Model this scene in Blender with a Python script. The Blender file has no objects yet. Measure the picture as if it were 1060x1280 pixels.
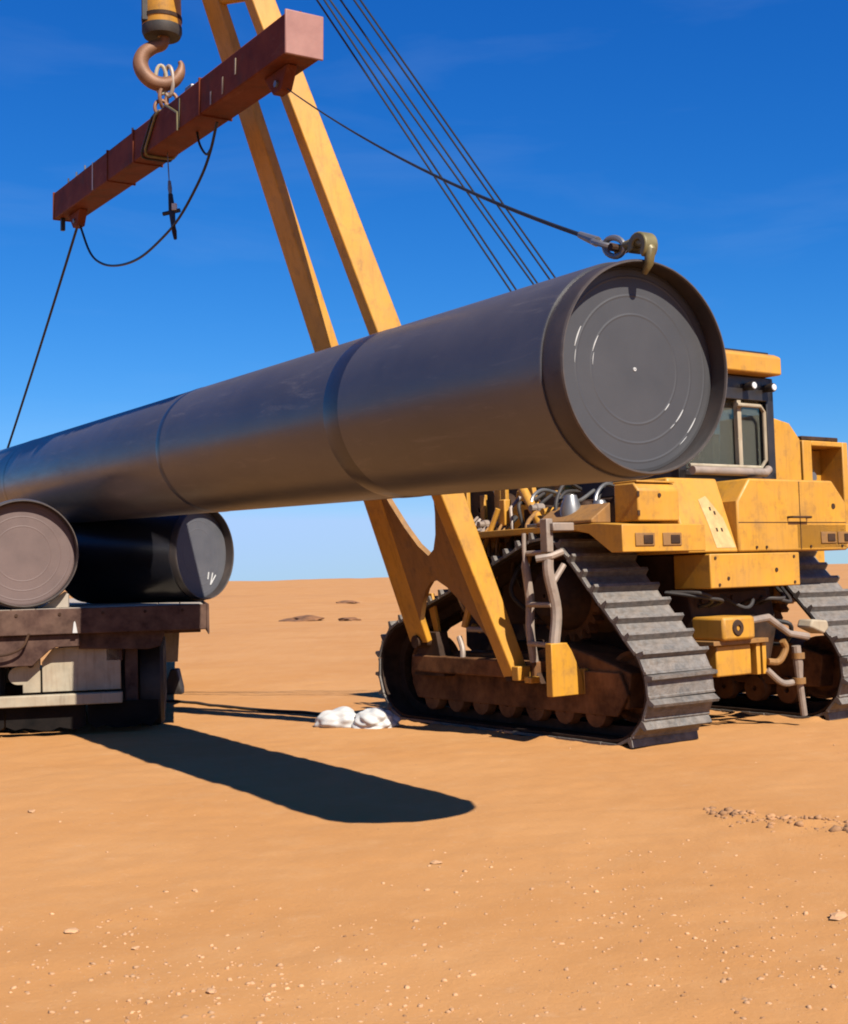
import bpy, bmesh, math, random
import numpy as np
from mathutils import Vector, Matrix

random.seed(7)
np.random.seed(7)
S = bpy.context.scene
COL = S.collection
RAD = math.radians

# ------------------------------------------------------------------ camera
cam = bpy.data.cameras.new('camera')
cam.sensor_fit = 'VERTICAL'
cam.sensor_height = 36.0
cam.lens = 45.0
cam.clip_start = 0.05
cam.clip_end = 20000
co = bpy.data.objects.new('camera', cam)
COL.objects.link(co)
_r = Vector((0.9995503, 0.00152478, -0.02994772))
_u = Vector((0.02998651, -0.05082586, 0.99825725))
_f = Vector((0.0, 0.99870637, 0.05084873))
m = Matrix((_r, _u, -_f)).transposed().to_4x4()
m.translation = (0, 0, 1.6)
co.matrix_world = m
S.camera = co

# ------------------------------------------------------------------ sky and sun
SUN_EL = RAD(44.5)
SUN_AZ = RAD(146.9)          # clockwise from +Y (the way the camera looks)
sun_vec = Vector((math.sin(SUN_AZ) * math.cos(SUN_EL), math.cos(SUN_AZ) * math.cos(SUN_EL), math.sin(SUN_EL)))
w = bpy.data.worlds.new('World')
S.world = w
w.use_nodes = True
nt = w.node_tree
nt.nodes.clear()
out = nt.nodes.new('ShaderNodeOutputWorld')
bg = nt.nodes.new('ShaderNodeBackground')
sky = nt.nodes.new('ShaderNodeTexSky')
sky.sky_type = 'NISHITA'
sky.sun_disc = False
sky.sun_elevation = SUN_EL
sky.sun_rotation = SUN_AZ
sky.altitude = 300
sky.air_density = 1.0
sky.dust_density = 0.0
sky.ozone_density = 6.0
# grade the whole dome to the deep desert blue of the photograph: each channel = gain * value ^ power
sep = nt.nodes.new('ShaderNodeSeparateColor')
com = nt.nodes.new('ShaderNodeCombineColor')
nt.links.new(sky.outputs[0], sep.inputs[0])
for ch, (pw, gain, top) in enumerate(((2.05, 0.104, 3.9), (1.124, 0.595, 5.8), (0.77, 1.74, 9.0))):
    p_ = nt.nodes.new('ShaderNodeMath')
    p_.operation = 'POWER'
    p_.inputs[1].default_value = pw
    g_ = nt.nodes.new('ShaderNodeMath')
    g_.operation = 'MULTIPLY'
    g_.inputs[1].default_value = gain
    m_ = nt.nodes.new('ShaderNodeMath')
    m_.operation = 'MINIMUM'
    m_.inputs[1].default_value = top
    nt.links.new(sep.outputs[ch], p_.inputs[0])
    nt.links.new(p_.outputs[0], g_.inputs[0])
    nt.links.new(g_.outputs[0], m_.inputs[0])
    nt.links.new(m_.outputs[0], com.inputs[ch])
tcw = nt.nodes.new('ShaderNodeTexCoord')
mpw = nt.nodes.new('ShaderNodeMapping')
mpw.inputs['Scale'].default_value = (2.2, 2.2, 11.0)
nw = nt.nodes.new('ShaderNodeTexNoise')
nw.inputs['Scale'].default_value = 1.7
nw.inputs['Detail'].default_value = 6.0
nw.inputs['Roughness'].default_value = 0.55
nw.inputs['Distortion'].default_value = 0.5
rw = nt.nodes.new('ShaderNodeMapRange')
rw.inputs[1].default_value = 0.52
rw.inputs[2].default_value = 0.80
rw.inputs[4].default_value = 0.055
mw = nt.nodes.new('ShaderNodeMix')
mw.data_type = 'RGBA'
mw.inputs[7].default_value = (5.2, 6.6, 8.6, 1)
nt.links.new(tcw.outputs['Generated'], mpw.inputs[0])
nt.links.new(mpw.outputs[0], nw.inputs['Vector'])
nt.links.new(nw.outputs['Fac'], rw.inputs[0])
nt.links.new(rw.outputs[0], mw.inputs[0])
nt.links.new(com.outputs[0], mw.inputs[6])
nt.links.new(mw.outputs[2], bg.inputs['Color'])
bg.inputs['Strength'].default_value = 0.050
nt.links.new(bg.outputs[0], out.inputs['Surface'])

sl = bpy.data.lights.new('sun', 'SUN')
sl.energy = 4.6
sl.angle = RAD(0.53)
sl.color = (1.0, 0.94, 0.84)
so = bpy.data.objects.new('sun', sl)
COL.objects.link(so)
so.rotation_euler = (-sun_vec).to_track_quat('-Z', 'Y').to_euler()
so.location = (0, 0, 30)

S.view_settings.view_transform = 'Standard'
S.view_settings.look = 'None'
S.view_settings.exposure = 1.15
S.view_settings.gamma = 1.0
S.render.engine = 'CYCLES'
S.cycles.max_bounces = 8
S.cycles.diffuse_bounces = 5
S.cycles.filter_width = 1.9

# ------------------------------------------------------------------ materials
MATS = {}
ALB = 0.50


def mat(name, base, rough=0.6, metal=0.0, var=0.15, scale=6.0, dust=None, dust_amt=0.0, dust_scale=3.0,
        bump=0.0, bump_scale=60.0, top_dust_sheen=0.0, spec=0.5, streak=0.0, streak_map=(9.0, 9.0, 0.9), streak_col=(0.07, 0.035, 0.016), scuff=None, scuff_amt=0.0, scuff_map=(4.0, 0.5, 4.0), stain=None, stain_amt=0.0, stain_scale=9.0):
    base = tuple(v * ALB for v in base)
    dust = tuple(v * ALB for v in dust) if dust else None
    mt = bpy.data.materials.new(name)
    mt.use_nodes = True
    t = mt.node_tree
    N, L = t.nodes, t.links
    b = N['Principled BSDF']
    b.inputs['Roughness'].default_value = rough
    b.inputs['Metallic'].default_value = metal
    b.inputs['Specular IOR Level'].default_value = spec
    tc = N.new('ShaderNodeTexCoord')

    def noise(sc, det=5.0, ro=0.6):
        n = N.new('ShaderNodeTexNoise')
        n.inputs['Scale'].default_value = sc
        n.inputs['Detail'].default_value = det
        n.inputs['Roughness'].default_value = ro
        L.new(tc.outputs['Object'], n.inputs['Vector'])
        return n

    n1 = noise(scale)
    rp = N.new('ShaderNodeMapRange')
    rp.inputs[1].default_value = 0.3
    rp.inputs[2].default_value = 0.7
    rp.inputs[3].default_value = 1.0 - var
    rp.inputs[4].default_value = 1.0 + var
    L.new(n1.outputs['Fac'], rp.inputs[0])
    mul = N.new('ShaderNodeVectorMath')
    mul.operation = 'SCALE'
    mul.inputs[0].default_value = base
    L.new(rp.outputs[0], mul.inputs['Scale'])
    col = mul.outputs[0]

    def layer(col, color, fac):
        mx = N.new('ShaderNodeMix')
        mx.data_type = 'RGBA'
        L.new(fac, mx.inputs[0])
        L.new(col, mx.inputs[6])
        mx.inputs[7].default_value = (*color, 1)
        return mx.outputs[2]

    if stain:
        n3 = noise(stain_scale, 8.0, 0.7)
        r3 = N.new('ShaderNodeMapRange')
        r3.inputs[1].default_value = 0.52
        r3.inputs[2].default_value = 0.72
        r3.inputs[4].default_value = stain_amt
        L.new(n3.outputs['Fac'], r3.inputs[0])
        col = layer(col, stain, r3.outputs[0])
    if streak > 0:
        mp = N.new('ShaderNodeMapping')
        mp.inputs['Scale'].default_value = streak_map
        L.new(tc.outputs['Object'], mp.inputs[0])
        ns = N.new('ShaderNodeTexNoise')
        ns.inputs['Scale'].default_value = 1.6
        ns.inputs['Detail'].default_value = 7.0
        ns.inputs['Roughness'].default_value = 0.7
        L.new(mp.outputs[0], ns.inputs['Vector'])
        rs_ = N.new('ShaderNodeMapRange')
        rs_.inputs[1].default_value = 0.50
        rs_.inputs[2].default_value = 0.74
        rs_.inputs[4].default_value = streak
        L.new(ns.outputs['Fac'], rs_.inputs[0])
        col = layer(col, streak_col, rs_.outputs[0])
        rr = N.new('ShaderNodeMapRange')
        rr.inputs[3].default_value = rough - 0.08
        rr.inputs[4].default_value = min(1.0, rough + 0.35)
        L.new(ns.outputs['Fac'], rr.inputs[0])
        L.new(rr.outputs[0], b.inputs['Roughness'])
    if scuff:
        mp2 = N.new('ShaderNodeMapping')
        mp2.inputs['Scale'].default_value = scuff_map
        L.new(tc.outputs['Object'], mp2.inputs[0])
        n5 = N.new('ShaderNodeTexNoise')
        n5.inputs['Scale'].default_value = 2.2
        n5.inputs['Detail'].default_value = 10.0
        n5.inputs['Roughness'].default_value = 0.78
        n5.inputs['Distortion'].default_value = 0.6
        L.new(mp2.outputs[0], n5.inputs['Vector'])
        r5 = N.new('ShaderNodeMapRange')
        r5.inputs[1].default_value = 0.55
        r5.inputs[2].default_value = 0.78
        r5.inputs[4].default_value = scuff_amt
        L.new(n5.outputs['Fac'], r5.inputs[0])
        col = layer(col, tuple(v * ALB for v in scuff), r5.outputs[0])
    if dust:
        n2 = noise(dust_scale, 7.0, 0.65)
        r2 = N.new('ShaderNodeMapRange')
        r2.inputs[1].default_value = 0.35
        r2.inputs[2].default_value = 0.75
        r2.inputs[4].default_value = dust_amt
        L.new(n2.outputs['Fac'], r2.inputs[0])
        f = r2.outputs[0]
        if top_dust_sheen > 0:  # upward faces paler: settled dust plus a painted sheen along the top
            g = N.new('ShaderNodeNewGeometry')
            sp = N.new('ShaderNodeSeparateXYZ')
            L.new(g.outputs['Normal'], sp.inputs[0])
            r4 = N.new('ShaderNodeMapRange')
            r4.inputs[1].default_value = 0.3
            r4.inputs[2].default_value = 1.0
            r4.inputs[4].default_value = top_dust_sheen
            L.new(sp.outputs['Z'], r4.inputs[0])
            ad = N.new('ShaderNodeMath')
            ad.operation = 'ADD'
            ad.use_clamp = True
            L.new(f, ad.inputs[0])
            L.new(r4.outputs[0], ad.inputs[1])
            f = ad.outputs[0]
        col = layer(col, dust, f)
    L.new(col, b.inputs['Base Color'])
    if bump > 0:
        nb = noise(bump_scale, 6.0, 0.7)
        bp = N.new('ShaderNodeBump')
        bp.inputs['Strength'].default_value = bump
        bp.inputs['Distance'].default_value = 0.01
        L.new(nb.outputs['Fac'], bp.inputs['Height'])
        L.new(bp.outputs[0], b.inputs['Normal'])
    MATS[name] = mt
    return mt


SAND = (0.52, 0.29, 0.135)
M_YEL = mat('yellow_paint', (0.80, 0.37, 0.020), 0.42, var=0.14, scale=2.2, dust=(0.55, 0.32, 0.14), dust_amt=0.28,
            dust_scale=2.5, bump=0.08, streak=0.34, stain=(0.08, 0.04, 0.018), stain_amt=0.5, stain_scale=6.5)
M_YELD = mat('grimy_yellow', (0.42, 0.19, 0.03), 0.6, var=0.25, scale=4, dust=(0.33, 0.18, 0.08), dust_amt=0.5,
             bump=0.25, streak=0.6, stain=(0.03, 0.017, 0.012), stain_amt=0.9, stain_scale=4.0)
M_GRIME = mat('greasy_iron', (0.045, 0.028, 0.02), 0.7, var=0.4, scale=5, dust=(0.22, 0.10, 0.045), dust_amt=0.45,
              dust_scale=4, bump=0.4, spec=0.12)
M_FRAME = mat('rusty_track_frame', (0.085, 0.038, 0.018), 0.85, var=0.5, scale=4, dust=(0.50, 0.23, 0.09),
              dust_amt=0.85, dust_scale=2.5, bump=0.4, spec=0.12)
M_SHOE = mat('worn_track_steel', (0.25, 0.235, 0.22), 0.5, 0.25, var=0.4, scale=14, streak=0.75, streak_map=(1.2, 9.0, 9.0), streak_col=(0.035, 0.028, 0.022),
             scuff=(0.75, 0.70, 0.64), scuff_amt=0.6, scuff_map=(1.5, 8.0, 8.0), dust=(0.42, 0.29, 0.19),
             dust_amt=0.45, dust_scale=8, bump=0.8, bump_scale=40, stain=(0.07, 0.055, 0.045), stain_amt=0.7, stain_scale=12, spec=0.3)
M_CHAIN = mat('track_chain_iron', (0.05, 0.035, 0.028), 0.7, 0.3, var=0.4, dust=(0.2, 0.1, 0.05), dust_amt=0.4, spec=0.12)
M_BLACK = mat('black_rubber', (0.022, 0.021, 0.022), 0.7, var=0.3, dust=(0.2, 0.12, 0.07), dust_amt=0.25, bump=0.2)
M_SHADE_FLAP = mat('shade_flap_black', (0.010, 0.009, 0.009), 0.9, var=0.3, dust=(0.10, 0.06, 0.035), dust_amt=0.15, spec=0.1)  # near-black, so the flaps read as shade under the tail
M_CABB = mat('black_cab_paint', (0.02, 0.02, 0.022), 0.4, var=0.2, dust=(0.3, 0.18, 0.1), dust_amt=0.12)
M_STEEL = mat('galvanised_steel', (0.42, 0.42, 0.42), 0.4, 0.7, var=0.2, dust=(0.4, 0.28, 0.18), dust_amt=0.35)
M_PALE = mat('worn_pale_steel', (0.42, 0.34, 0.28), 0.55, 0.1, var=0.25, dust=(0.45, 0.28, 0.17), dust_amt=0.5,
             stain=(0.1, 0.06, 0.04), stain_amt=0.6)
M_ROPE = mat('wire_rope', (0.035, 0.035, 0.04), 0.5, 0.4, var=0.3)
M_PIPE = mat('pipe_coating', (0.048, 0.048, 0.060), 0.23, var=0.16, scale=1.3, spec=1.0, dust=(0.26, 0.21, 0.19), dust_amt=0.15,
             dust_scale=1.1, bump=0.03, bump_scale=9, top_dust_sheen=0.22, streak=0.35, streak_map=(1.4, 0.25, 1.4), streak_col=(0.022, 0.02, 0.024),
             scuff=(0.36, 0.31, 0.28), scuff_amt=0.42)
M_BLKP = mat('black_pipe_coating', (0.014, 0.014, 0.019), 0.32, var=0.2, scale=2, dust=(0.15, 0.12, 0.1), dust_amt=0.08)
M_BAND = mat('joint_sleeve', (0.022, 0.023, 0.034), 0.33, var=0.2, scale=5, dust=(0.2, 0.13, 0.09), dust_amt=0.10)
M_PEND = mat('bare_pipe_end', (0.050, 0.042, 0.042), 0.5, 0.1, var=0.25, scale=5, dust=(0.20, 0.12, 0.08), dust_amt=0.3)
M_RIM = mat('pipe_bevel_steel', (0.13, 0.11, 0.10), 0.45, 0.3, var=0.35, scale=9, dust=(0.30, 0.20, 0.13), dust_amt=0.3)
M_CAP = mat('grey_end_cap', (0.070, 0.069, 0.074), 0.5, var=0.10, scale=3, dust=(0.14, 0.12, 0.11), dust_amt=0.15,
            dust_scale=4, bump=0.05)
M_CAPL = mat('dusty_end_cap', (0.170, 0.108, 0.095), 0.6, var=0.14, scale=3, dust=(0.25, 0.165, 0.14), dust_amt=0.35,
             dust_scale=4, bump=0.1)
M_CAPB = mat('blue_grey_end_cap', (0.135, 0.138, 0.155), 0.55, var=0.12, scale=3, dust=(0.24, 0.20, 0.17), dust_amt=0.2, bump=0.1)
M_CHALK_GLINT = mat('chalk_and_glint', (0.75, 0.74, 0.72), 0.9)  # chalk marks, and the painted glints on the near cap
M_RED = mat('red_oxide_paint', (0.20, 0.042, 0.016), 0.7, var=0.25, scale=3, dust=(0.30, 0.10, 0.04), dust_amt=0.35,
            dust_scale=3, bump=0.15, scuff=(0.55, 0.25, 0.17), scuff_amt=0.4, scuff_map=(3.0, 1.2, 3.0), stain=(0.03, 0.025, 0.02), stain_amt=0.7, stain_scale=4, spec=0.12)
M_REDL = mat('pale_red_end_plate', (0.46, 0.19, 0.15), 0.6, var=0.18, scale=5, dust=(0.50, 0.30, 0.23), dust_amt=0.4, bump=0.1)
M_RUSTY = mat('rusty_hook_steel', (0.30, 0.13, 0.06), 0.6, 0.2, var=0.3, dust=(0.42, 0.24, 0.13), dust_amt=0.4, bump=0.2)
M_BRASS = mat('ochre_hook_paint', (0.26, 0.21, 0.08), 0.5, 0.2, var=0.3, stain=(0.06, 0.05, 0.04), stain_amt=0.8)
M_MAROON = mat('maroon_trailer_paint', (0.085, 0.042, 0.034), 0.75, var=0.35, dust=(0.30, 0.19, 0.13), dust_amt=0.6, bump=0.15, spec=0.12)
M_DECK = mat('dusty_deck_boards', (0.55, 0.47, 0.38), 0.8, var=0.2, scale=3, dust=(0.52, 0.34, 0.2), dust_amt=0.3)
M_CREAM = mat('cream_paint', (0.56, 0.48, 0.34), 0.75, var=0.2, scale=4, streak=0.5, dust=(0.46, 0.30, 0.17), dust_amt=0.6, bump=0.1)
M_STICK = mat('sun_bleached_yellow', (0.74, 0.50, 0.20), 0.6, var=0.25, scale=9, dust=(0.6, 0.36, 0.12), dust_amt=0.5, streak=0.4)
M_WHITE = mat('white_plastic', (0.80, 0.79, 0.76), 0.5, var=0.06, dust=(0.55, 0.38, 0.22), dust_amt=0.2, bump=0.15, bump_scale=18)
M_LENS = mat('lamp_lens', (0.95, 0.95, 0.95), 0.15, var=0.05)
M_REDLENS = mat('red_lamp_lens', (0.35, 0.03, 0.02), 0.2, var=0.1)
M_SEAT = mat('faded_red_vinyl', (0.30, 0.09, 0.08), 0.7, var=0.2, dust=(0.45, 0.3, 0.2), dust_amt=0.4)
M_STONE = mat('pale_stone', (0.74, 0.41, 0.20), 0.85, var=0.3, scale=3.0, bump=0.3)
M_HEAP = mat('dark_earth', (0.26, 0.11, 0.04), 0.95, var=0.5, scale=3.0, bump=0.5)
M_CLOD = mat('earth_clod', (0.52, 0.26, 0.11), 0.95, var=0.4, scale=4.0, bump=0.4)

# glass
M_GLASS = bpy.data.materials.new('cab_glass')
M_GLASS.use_nodes = True
_b = M_GLASS.node_tree.nodes['Principled BSDF']
_b.inputs['Base Color'].default_value = (0.42, 0.43, 0.36, 1)
_b.inputs['Roughness'].default_value = 0.05
_b.inputs['Transmission Weight'].default_value = 0.9
_b.inputs['IOR'].default_value = 1.1

# sand
M_SAND = bpy.data.materials.new('desert_sand')
M_SAND.use_nodes = True
t = M_SAND.node_tree
N, L = t.nodes, t.links
b = N['Principled BSDF']
b.inputs['Roughness'].default_value = 0.95
b.inputs['Specular IOR Level'].default_value = 0.15
tc = N.new('ShaderNodeTexCoord')


def _n(sc, det=6.0, ro=0.6, stretch=None):
    n = N.new('ShaderNodeTexNoise')
    n.inputs['Scale'].default_value = sc
    n.inputs['Detail'].default_value = det
    n.inputs['Roughness'].default_value = ro
    if stretch:
        mp = N.new('ShaderNodeMapping')
        mp.inputs['Scale'].default_value = stretch
        L.new(tc.outputs['Object'], mp.inputs[0])
        L.new(mp.outputs[0], n.inputs['Vector'])
    else:
        L.new(tc.outputs['Object'], n.inputs['Vector'])
    return n


def _mix(fac, a, bcol):
    mx = N.new('ShaderNodeMix')
    mx.data_type = 'RGBA'
    L.new(fac, mx.inputs[0])
    if isinstance(a, tuple):
        mx.inputs[6].default_value = (*a, 1)
    else:
        L.new(a, mx.inputs[6])
    mx.inputs[7].default_value = (*bcol, 1)
    return mx.outputs[2]


def _rng(sock, a, c, d=0.0, e=1.0):
    r = N.new('ShaderNodeMapRange')
    r.inputs[1].default_value = a
    r.inputs[2].default_value = c
    r.inputs[3].default_value = d
    r.inputs[4].default_value = e
    L.new(sock, r.inputs[0])
    return r.outputs[0]


c = _mix(_rng(_n(0.35).outputs['Fac'], 0.35, 0.65), (0.338, 0.158, 0.052), (0.368, 0.184, 0.068))
c = _mix(_rng(_n(1.7, 7, 0.7).outputs['Fac'], 0.52, 0.75, 0, 0.6), c, (0.380, 0.205, 0.086))
c = _mix(_rng(_n(0.9, 8, 0.75, (1, 0.35, 1)).outputs['Fac'], 0.55, 0.75, 0, 0.35), c, (0.255, 0.115, 0.042))
c = _mix(_rng(_n(0.012, 6, 0.6, (1, 3.5, 1)).outputs['Fac'], 0.54, 0.66, 0, 0.40), c, (0.24, 0.112, 0.048))
c = _mix(_rng(_n(5.5, 8, 0.8).outputs['Fac'], 0.58, 0.75, 0, 0.55), c, (0.40, 0.245, 0.135))
c = _mix(_rng(_n(45, 4, 0.7).outputs['Fac'], 0.60, 0.72, 0, 0.40), c, (0.40, 0.26, 0.15))
c = _mix(_rng(_n(60, 4, 0.7).outputs['Fac'], 0.62, 0.74, 0, 0.35), c, (0.20, 0.09, 0.037))
L.new(c, b.inputs['Base Color'])
bp = N.new('ShaderNodeBump')
bp.inputs['Strength'].default_value = 0.55
bp.inputs['Distance'].default_value = 0.012
L.new(_n(28, 8, 0.75).outputs['Fac'], bp.inputs['Height'])
L.new(bp.outputs[0], b.inputs['Normal'])


# ------------------------------------------------------------------ mesh helpers
class MB:
    """collects shapes; build() links them as one mesh object"""

    def __init__(self):
        self.v = []
        self.f = []

    def add(self, vs, fs):
        o = len(self.v)
        self.v += [tuple(p) for p in vs]
        self.f += [tuple(i + o for i in q) for q in fs]
        return self

    def box(self, x0, x1, y0, y1, z0, z1):
        vs = [(x, y, z) for z in (z0, z1) for y in (y0, y1) for x in (x0, x1)]
        return self.add(vs, [(0, 2, 3, 1), (4, 5, 7, 6), (0, 1, 5, 4), (2, 6, 7, 3), (0, 4, 6, 2), (1, 3, 7, 5)])

    def prism(self, poly, a, b_, axis='x'):
        n = len(poly)

        def P(p, k):
            if axis == 'x':
                return (k, p[0], p[1])
            if axis == 'y':
                return (p[0], k, p[1])
            return (p[0], p[1], k)
        vs = [P(p, a) for p in poly] + [P(p, b_) for p in poly]
        fs = [tuple(range(n))[::-1], tuple(range(n, 2 * n))]
        fs += [(i, (i + 1) % n, n + (i + 1) % n, n + i) for i in range(n)]
        return self.add(vs, fs)

    def hexa(self, A, B):
        """box between two quads A and B (4 points each)"""
        return self.add(list(A) + list(B), [(3, 2, 1, 0), (4, 5, 6, 7)] + [(i, (i + 1) % 4, 4 + (i + 1) % 4, 4 + i) for i in range(4)])

    def tube(self, pts, r, n=8, closed=False, cap=True):
        pts = [Vector(p) for p in pts]
        k = len(pts)
        rs = r if isinstance(r, (list, tuple)) else [r] * k
        rings = []
        up = None
        for i, p in enumerate(pts):
            if closed:
                d = (pts[(i + 1) % k] - pts[i - 1])
            else:
                d = pts[min(i + 1, k - 1)] - pts[max(i - 1, 0)]
            d.normalize()
            if up is None:
                up = d.orthogonal().normalized()
            else:
                up = (up - d * up.dot(d))
                up = up.normalized() if up.length > 1e-6 else d.orthogonal().normalized()
            s = d.cross(up)
            rings.append([p + (up * math.cos(2 * math.pi * j / n) + s * math.sin(2 * math.pi * j / n)) * rs[i] for j in range(n)])
        vs = [q for ring in rings for q in ring]
        fs = []
        for i in range(k if closed else k - 1):
            a, b_ = i * n, ((i + 1) % k) * n
            for j in range(n):
                fs.append((a + j, a + (j + 1) % n, b_ + (j + 1) % n, b_ + j))
        if cap and not closed:
            fs.append(tuple(range(n))[::-1])
            fs.append(tuple(range((k - 1) * n, k * n)))
        return self.add(vs, fs)

    def cyl(self, p0, p1, r, n=16, r1=None):
        return self.tube([p0, p1], [r, r if r1 is None else r1], n)

    def lathe(self, prof, n=48, axis='y', c=(0, 0, 0), closed=False):
        """prof: list of (along, radius)"""
        vs = []
        for (a, r) in prof:
            for j in range(n):
                q = 2 * math.pi * j / n
                u_, v_ = r * math.cos(q), r * math.sin(q)
                p = {'x': (a, u_, v_), 'y': (u_, a, v_), 'z': (u_, v_, a)}[axis]
                vs.append((p[0] + c[0], p[1] + c[1], p[2] + c[2]))
        k = len(prof)
        fs = []
        for i in range(k if closed else k - 1):
            a, b_ = i * n, ((i + 1) % k) * n
            for j in range(n):
                fs.append((a + j, a + (j + 1) % n, b_ + (j + 1) % n, b_ + j))
        if not closed:
            fs.append(tuple(range(n)))
            fs.append(tuple(range((k - 1) * n, k * n)))
        return self.add(vs, fs)

    def mesh(self, name, material, angle=35):
        me = bpy.data.meshes.new(name)
        me.from_pydata(self.v, [], self.f)
        bm = bmesh.new()
        bm.from_mesh(me)
        bmesh.ops.recalc_face_normals(bm, faces=bm.faces)
        for f in bm.faces:
            f.smooth = True
        bm.to_mesh(me)
        bm.free()
        me.set_sharp_from_angle(angle=RAD(angle))
        me.materials.append(material)
        return me

    def build(self, name, material, parent=None, bevel=0.0, label=None, angle=35):
        o = bpy.data.objects.new(name, self.mesh(name, material, angle))
        COL.objects.link(o)
        o.parent = parent
        if bevel:
            md = o.modifiers.new('bevel', 'BEVEL')
            md.width = bevel
            md.segments = 2
            md.limit_method = 'ANGLE'
            md.angle_limit = RAD(40)
        if label:
            o['label'] = label
        return o


def tag(o, label, cat, group=None, kind=None):
    if label:
        o['label'] = label
    if cat:
        o['category'] = cat
    if group:
        o['group'] = group
    if kind:
        o['kind'] = kind
    return o


def thing(name, label, cat, loc=(0, 0, 0), rot=None, group=None):
    o = bpy.data.objects.new(name, None)
    o.empty_display_size = 0.2
    COL.objects.link(o)
    o.location = loc
    if rot is not None:
        o.rotation_euler = rot
    return tag(o, label, cat, group)


def link_copy(src, parent, matrix=None):
    o = src.copy()
    COL.objects.link(o)
    o.parent = parent
    if matrix is not None:
        o.matrix_local = matrix
    return o


def lerp(a, b_, k):
    return tuple(a[i] + (b_[i] - a[i]) * k for i in range(3))


def sagged(a, b_, sag, n=16):
    return [(*(lerp(a, b_, i / n)[:2]), lerp(a, b_, i / n)[2] - sag * 4 * (i / n) * (1 - i / n)) for i in range(n + 1)]


def smooth_path(pts, n=6):
    """Catmull-Rom through points"""
    P = [Vector(p) for p in pts]
    P = [P[0] * 2 - P[1]] + P + [P[-1] * 2 - P[-2]]
    o = []
    for i in range(1, len(P) - 2):
        for k in range(n):
            s = k / n
            a, b_, c_, d = P[i - 1], P[i], P[i + 1], P[i + 2]
            o.append(0.5 * ((2 * b_) + (c_ - a) * s + (2 * a - 5 * b_ + 4 * c_ - d) * s * s + (3 * b_ - a - 3 * c_ + d) * s ** 3))
    o.append(P[-2])
    return o


# ------------------------------------------------------------------ ground
def vnoise(x, y, seed=0):
    rs = np.random.RandomState(seed)
    g = rs.rand(256, 256)
    xi, yi = np.floor(x).astype(int), np.floor(y).astype(int)
    fx, fy = x - xi, y - yi
    fx, fy = fx * fx * (3 - 2 * fx), fy * fy * (3 - 2 * fy)
    a = g[xi % 256, yi % 256]
    b_ = g[(xi + 1) % 256, yi % 256]
    c_ = g[xi % 256, (yi + 1) % 256]
    d = g[(xi + 1) % 256, (yi + 1) % 256]
    return (a * (1 - fx) + b_ * fx) * (1 - fy) + (c_ * (1 - fx) + d * fx) * fy - 0.5


def ground_height(x, y):
    x, y = np.asarray(x, float), np.asarray(y, float)
    r = np.hypot(x, y - 8)
    h = 0.030 * vnoise(x * 0.35, y * 0.5, 1) + 0.012 * vnoise(x * 1.1 + 9, y * 1.6, 2)
    h = h + 0.010 * vnoise(x * 3.1, y * 3.7, 3) + 0.010 * vnoise(x * 8.3, y * 8.9, 4)
    # scuffed strip where machines have crossed
    strip = np.exp(-((y - (8.37 - 0.95 * (x - 1.88))) / 0.22) ** 2) * np.clip((x - 1.5) / .5, 0, 1) * np.clip((4.0 - x) / .8, 0, 1)
    h = h + strip * (0.035 + 0.05 * vnoise(x * 5, y * 6, 5))
    # low swells of the open desert
    far = np.clip((r - 30) / 60, 0, 1)
    h = h + far * (0.9 * vnoise(x * 0.03, y * 0.05, 6) + 0.45 * vnoise(x * 0.09, y * 0.14, 7) + 0.16 * vnoise(x * 0.3, y * 0.4, 12))
    far2 = np.clip((r - 180) / 600, 0, 1)
    h = h + far2 * (6.0 * (vnoise(x * 0.0045, y * 0.004, 8) + 0.15) + 3.0 * vnoise(x * 0.016, y * 0.012, 9))
    # sand pressed flat under the tracks and pushed up beside them
    ca, sa = math.cos(RAD(35.7)), math.sin(RAD(35.7))
    u_ = (x - 2.335) * ca + (y - 14.059) * sa
    v_ = -(x - 2.335) * sa + (y - 14.059) * ca
    for cx_ in (-1.40, 1.40):
        dx, dy = np.abs(u_ - cx_) - .45, np.abs(v_ - .27) - 1.72
        d_ = np.maximum(dx, dy)
        inside = np.clip(-d_ / .06, 0, 1)
        h = h * (1 - inside) - .02 * inside
        h = h + np.exp(-((d_ - .07) / .07) ** 2) * (.028 + .05 * vnoise(x * 6, y * 6, 11))
    return h - 0.012


def axis_coords(a, b_, step, lim):
    c_ = list(np.arange(a, b_ + 1e-6, step))
    s, p = step, b_
    while p < lim:
        s *= 1.13
        p += s
        c_.append(p)
    s, p = step, a
    lo = []
    while p > -lim:
        s *= 1.13
        p -= s
        lo.append(p)
    return np.array(lo[::-1] + c_)


gx = axis_coords(-8, 8, 0.06, 6000)
gy = axis_coords(3.5, 20, 0.06, 6000)
X, Y = np.meshgrid(gx, gy)
Z = ground_height(X, Y)
nx, ny = len(gx), len(gy)
me = bpy.data.meshes.new('ground')
me.vertices.add(nx * ny)
me.vertices.foreach_set('co', np.stack([X, Y, Z], -1).ravel())
i = (np.arange(ny - 1)[:, None] * nx + np.arange(nx - 1)[None]).ravel()
q = np.stack([i, i + 1, i + nx + 1, i + nx], -1).ravel()
me.loops.add(len(q))
me.loops.foreach_set('vertex_index', q)
me.polygons.add(len(i))
me.polygons.foreach_set('loop_start', np.arange(len(i)) * 4)
me.polygons.foreach_set('use_smooth', np.ones(len(i), bool))
me.update()
me.validate()
me.materials.append(M_SAND)
go = bpy.data.objects.new('ground', me)
COL.objects.link(go)
tag(go, 'orange desert sand stretching to the horizon', None, kind='structure')

# ------------------------------------------------------------------ the lifted pipe and those on the trailer


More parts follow.
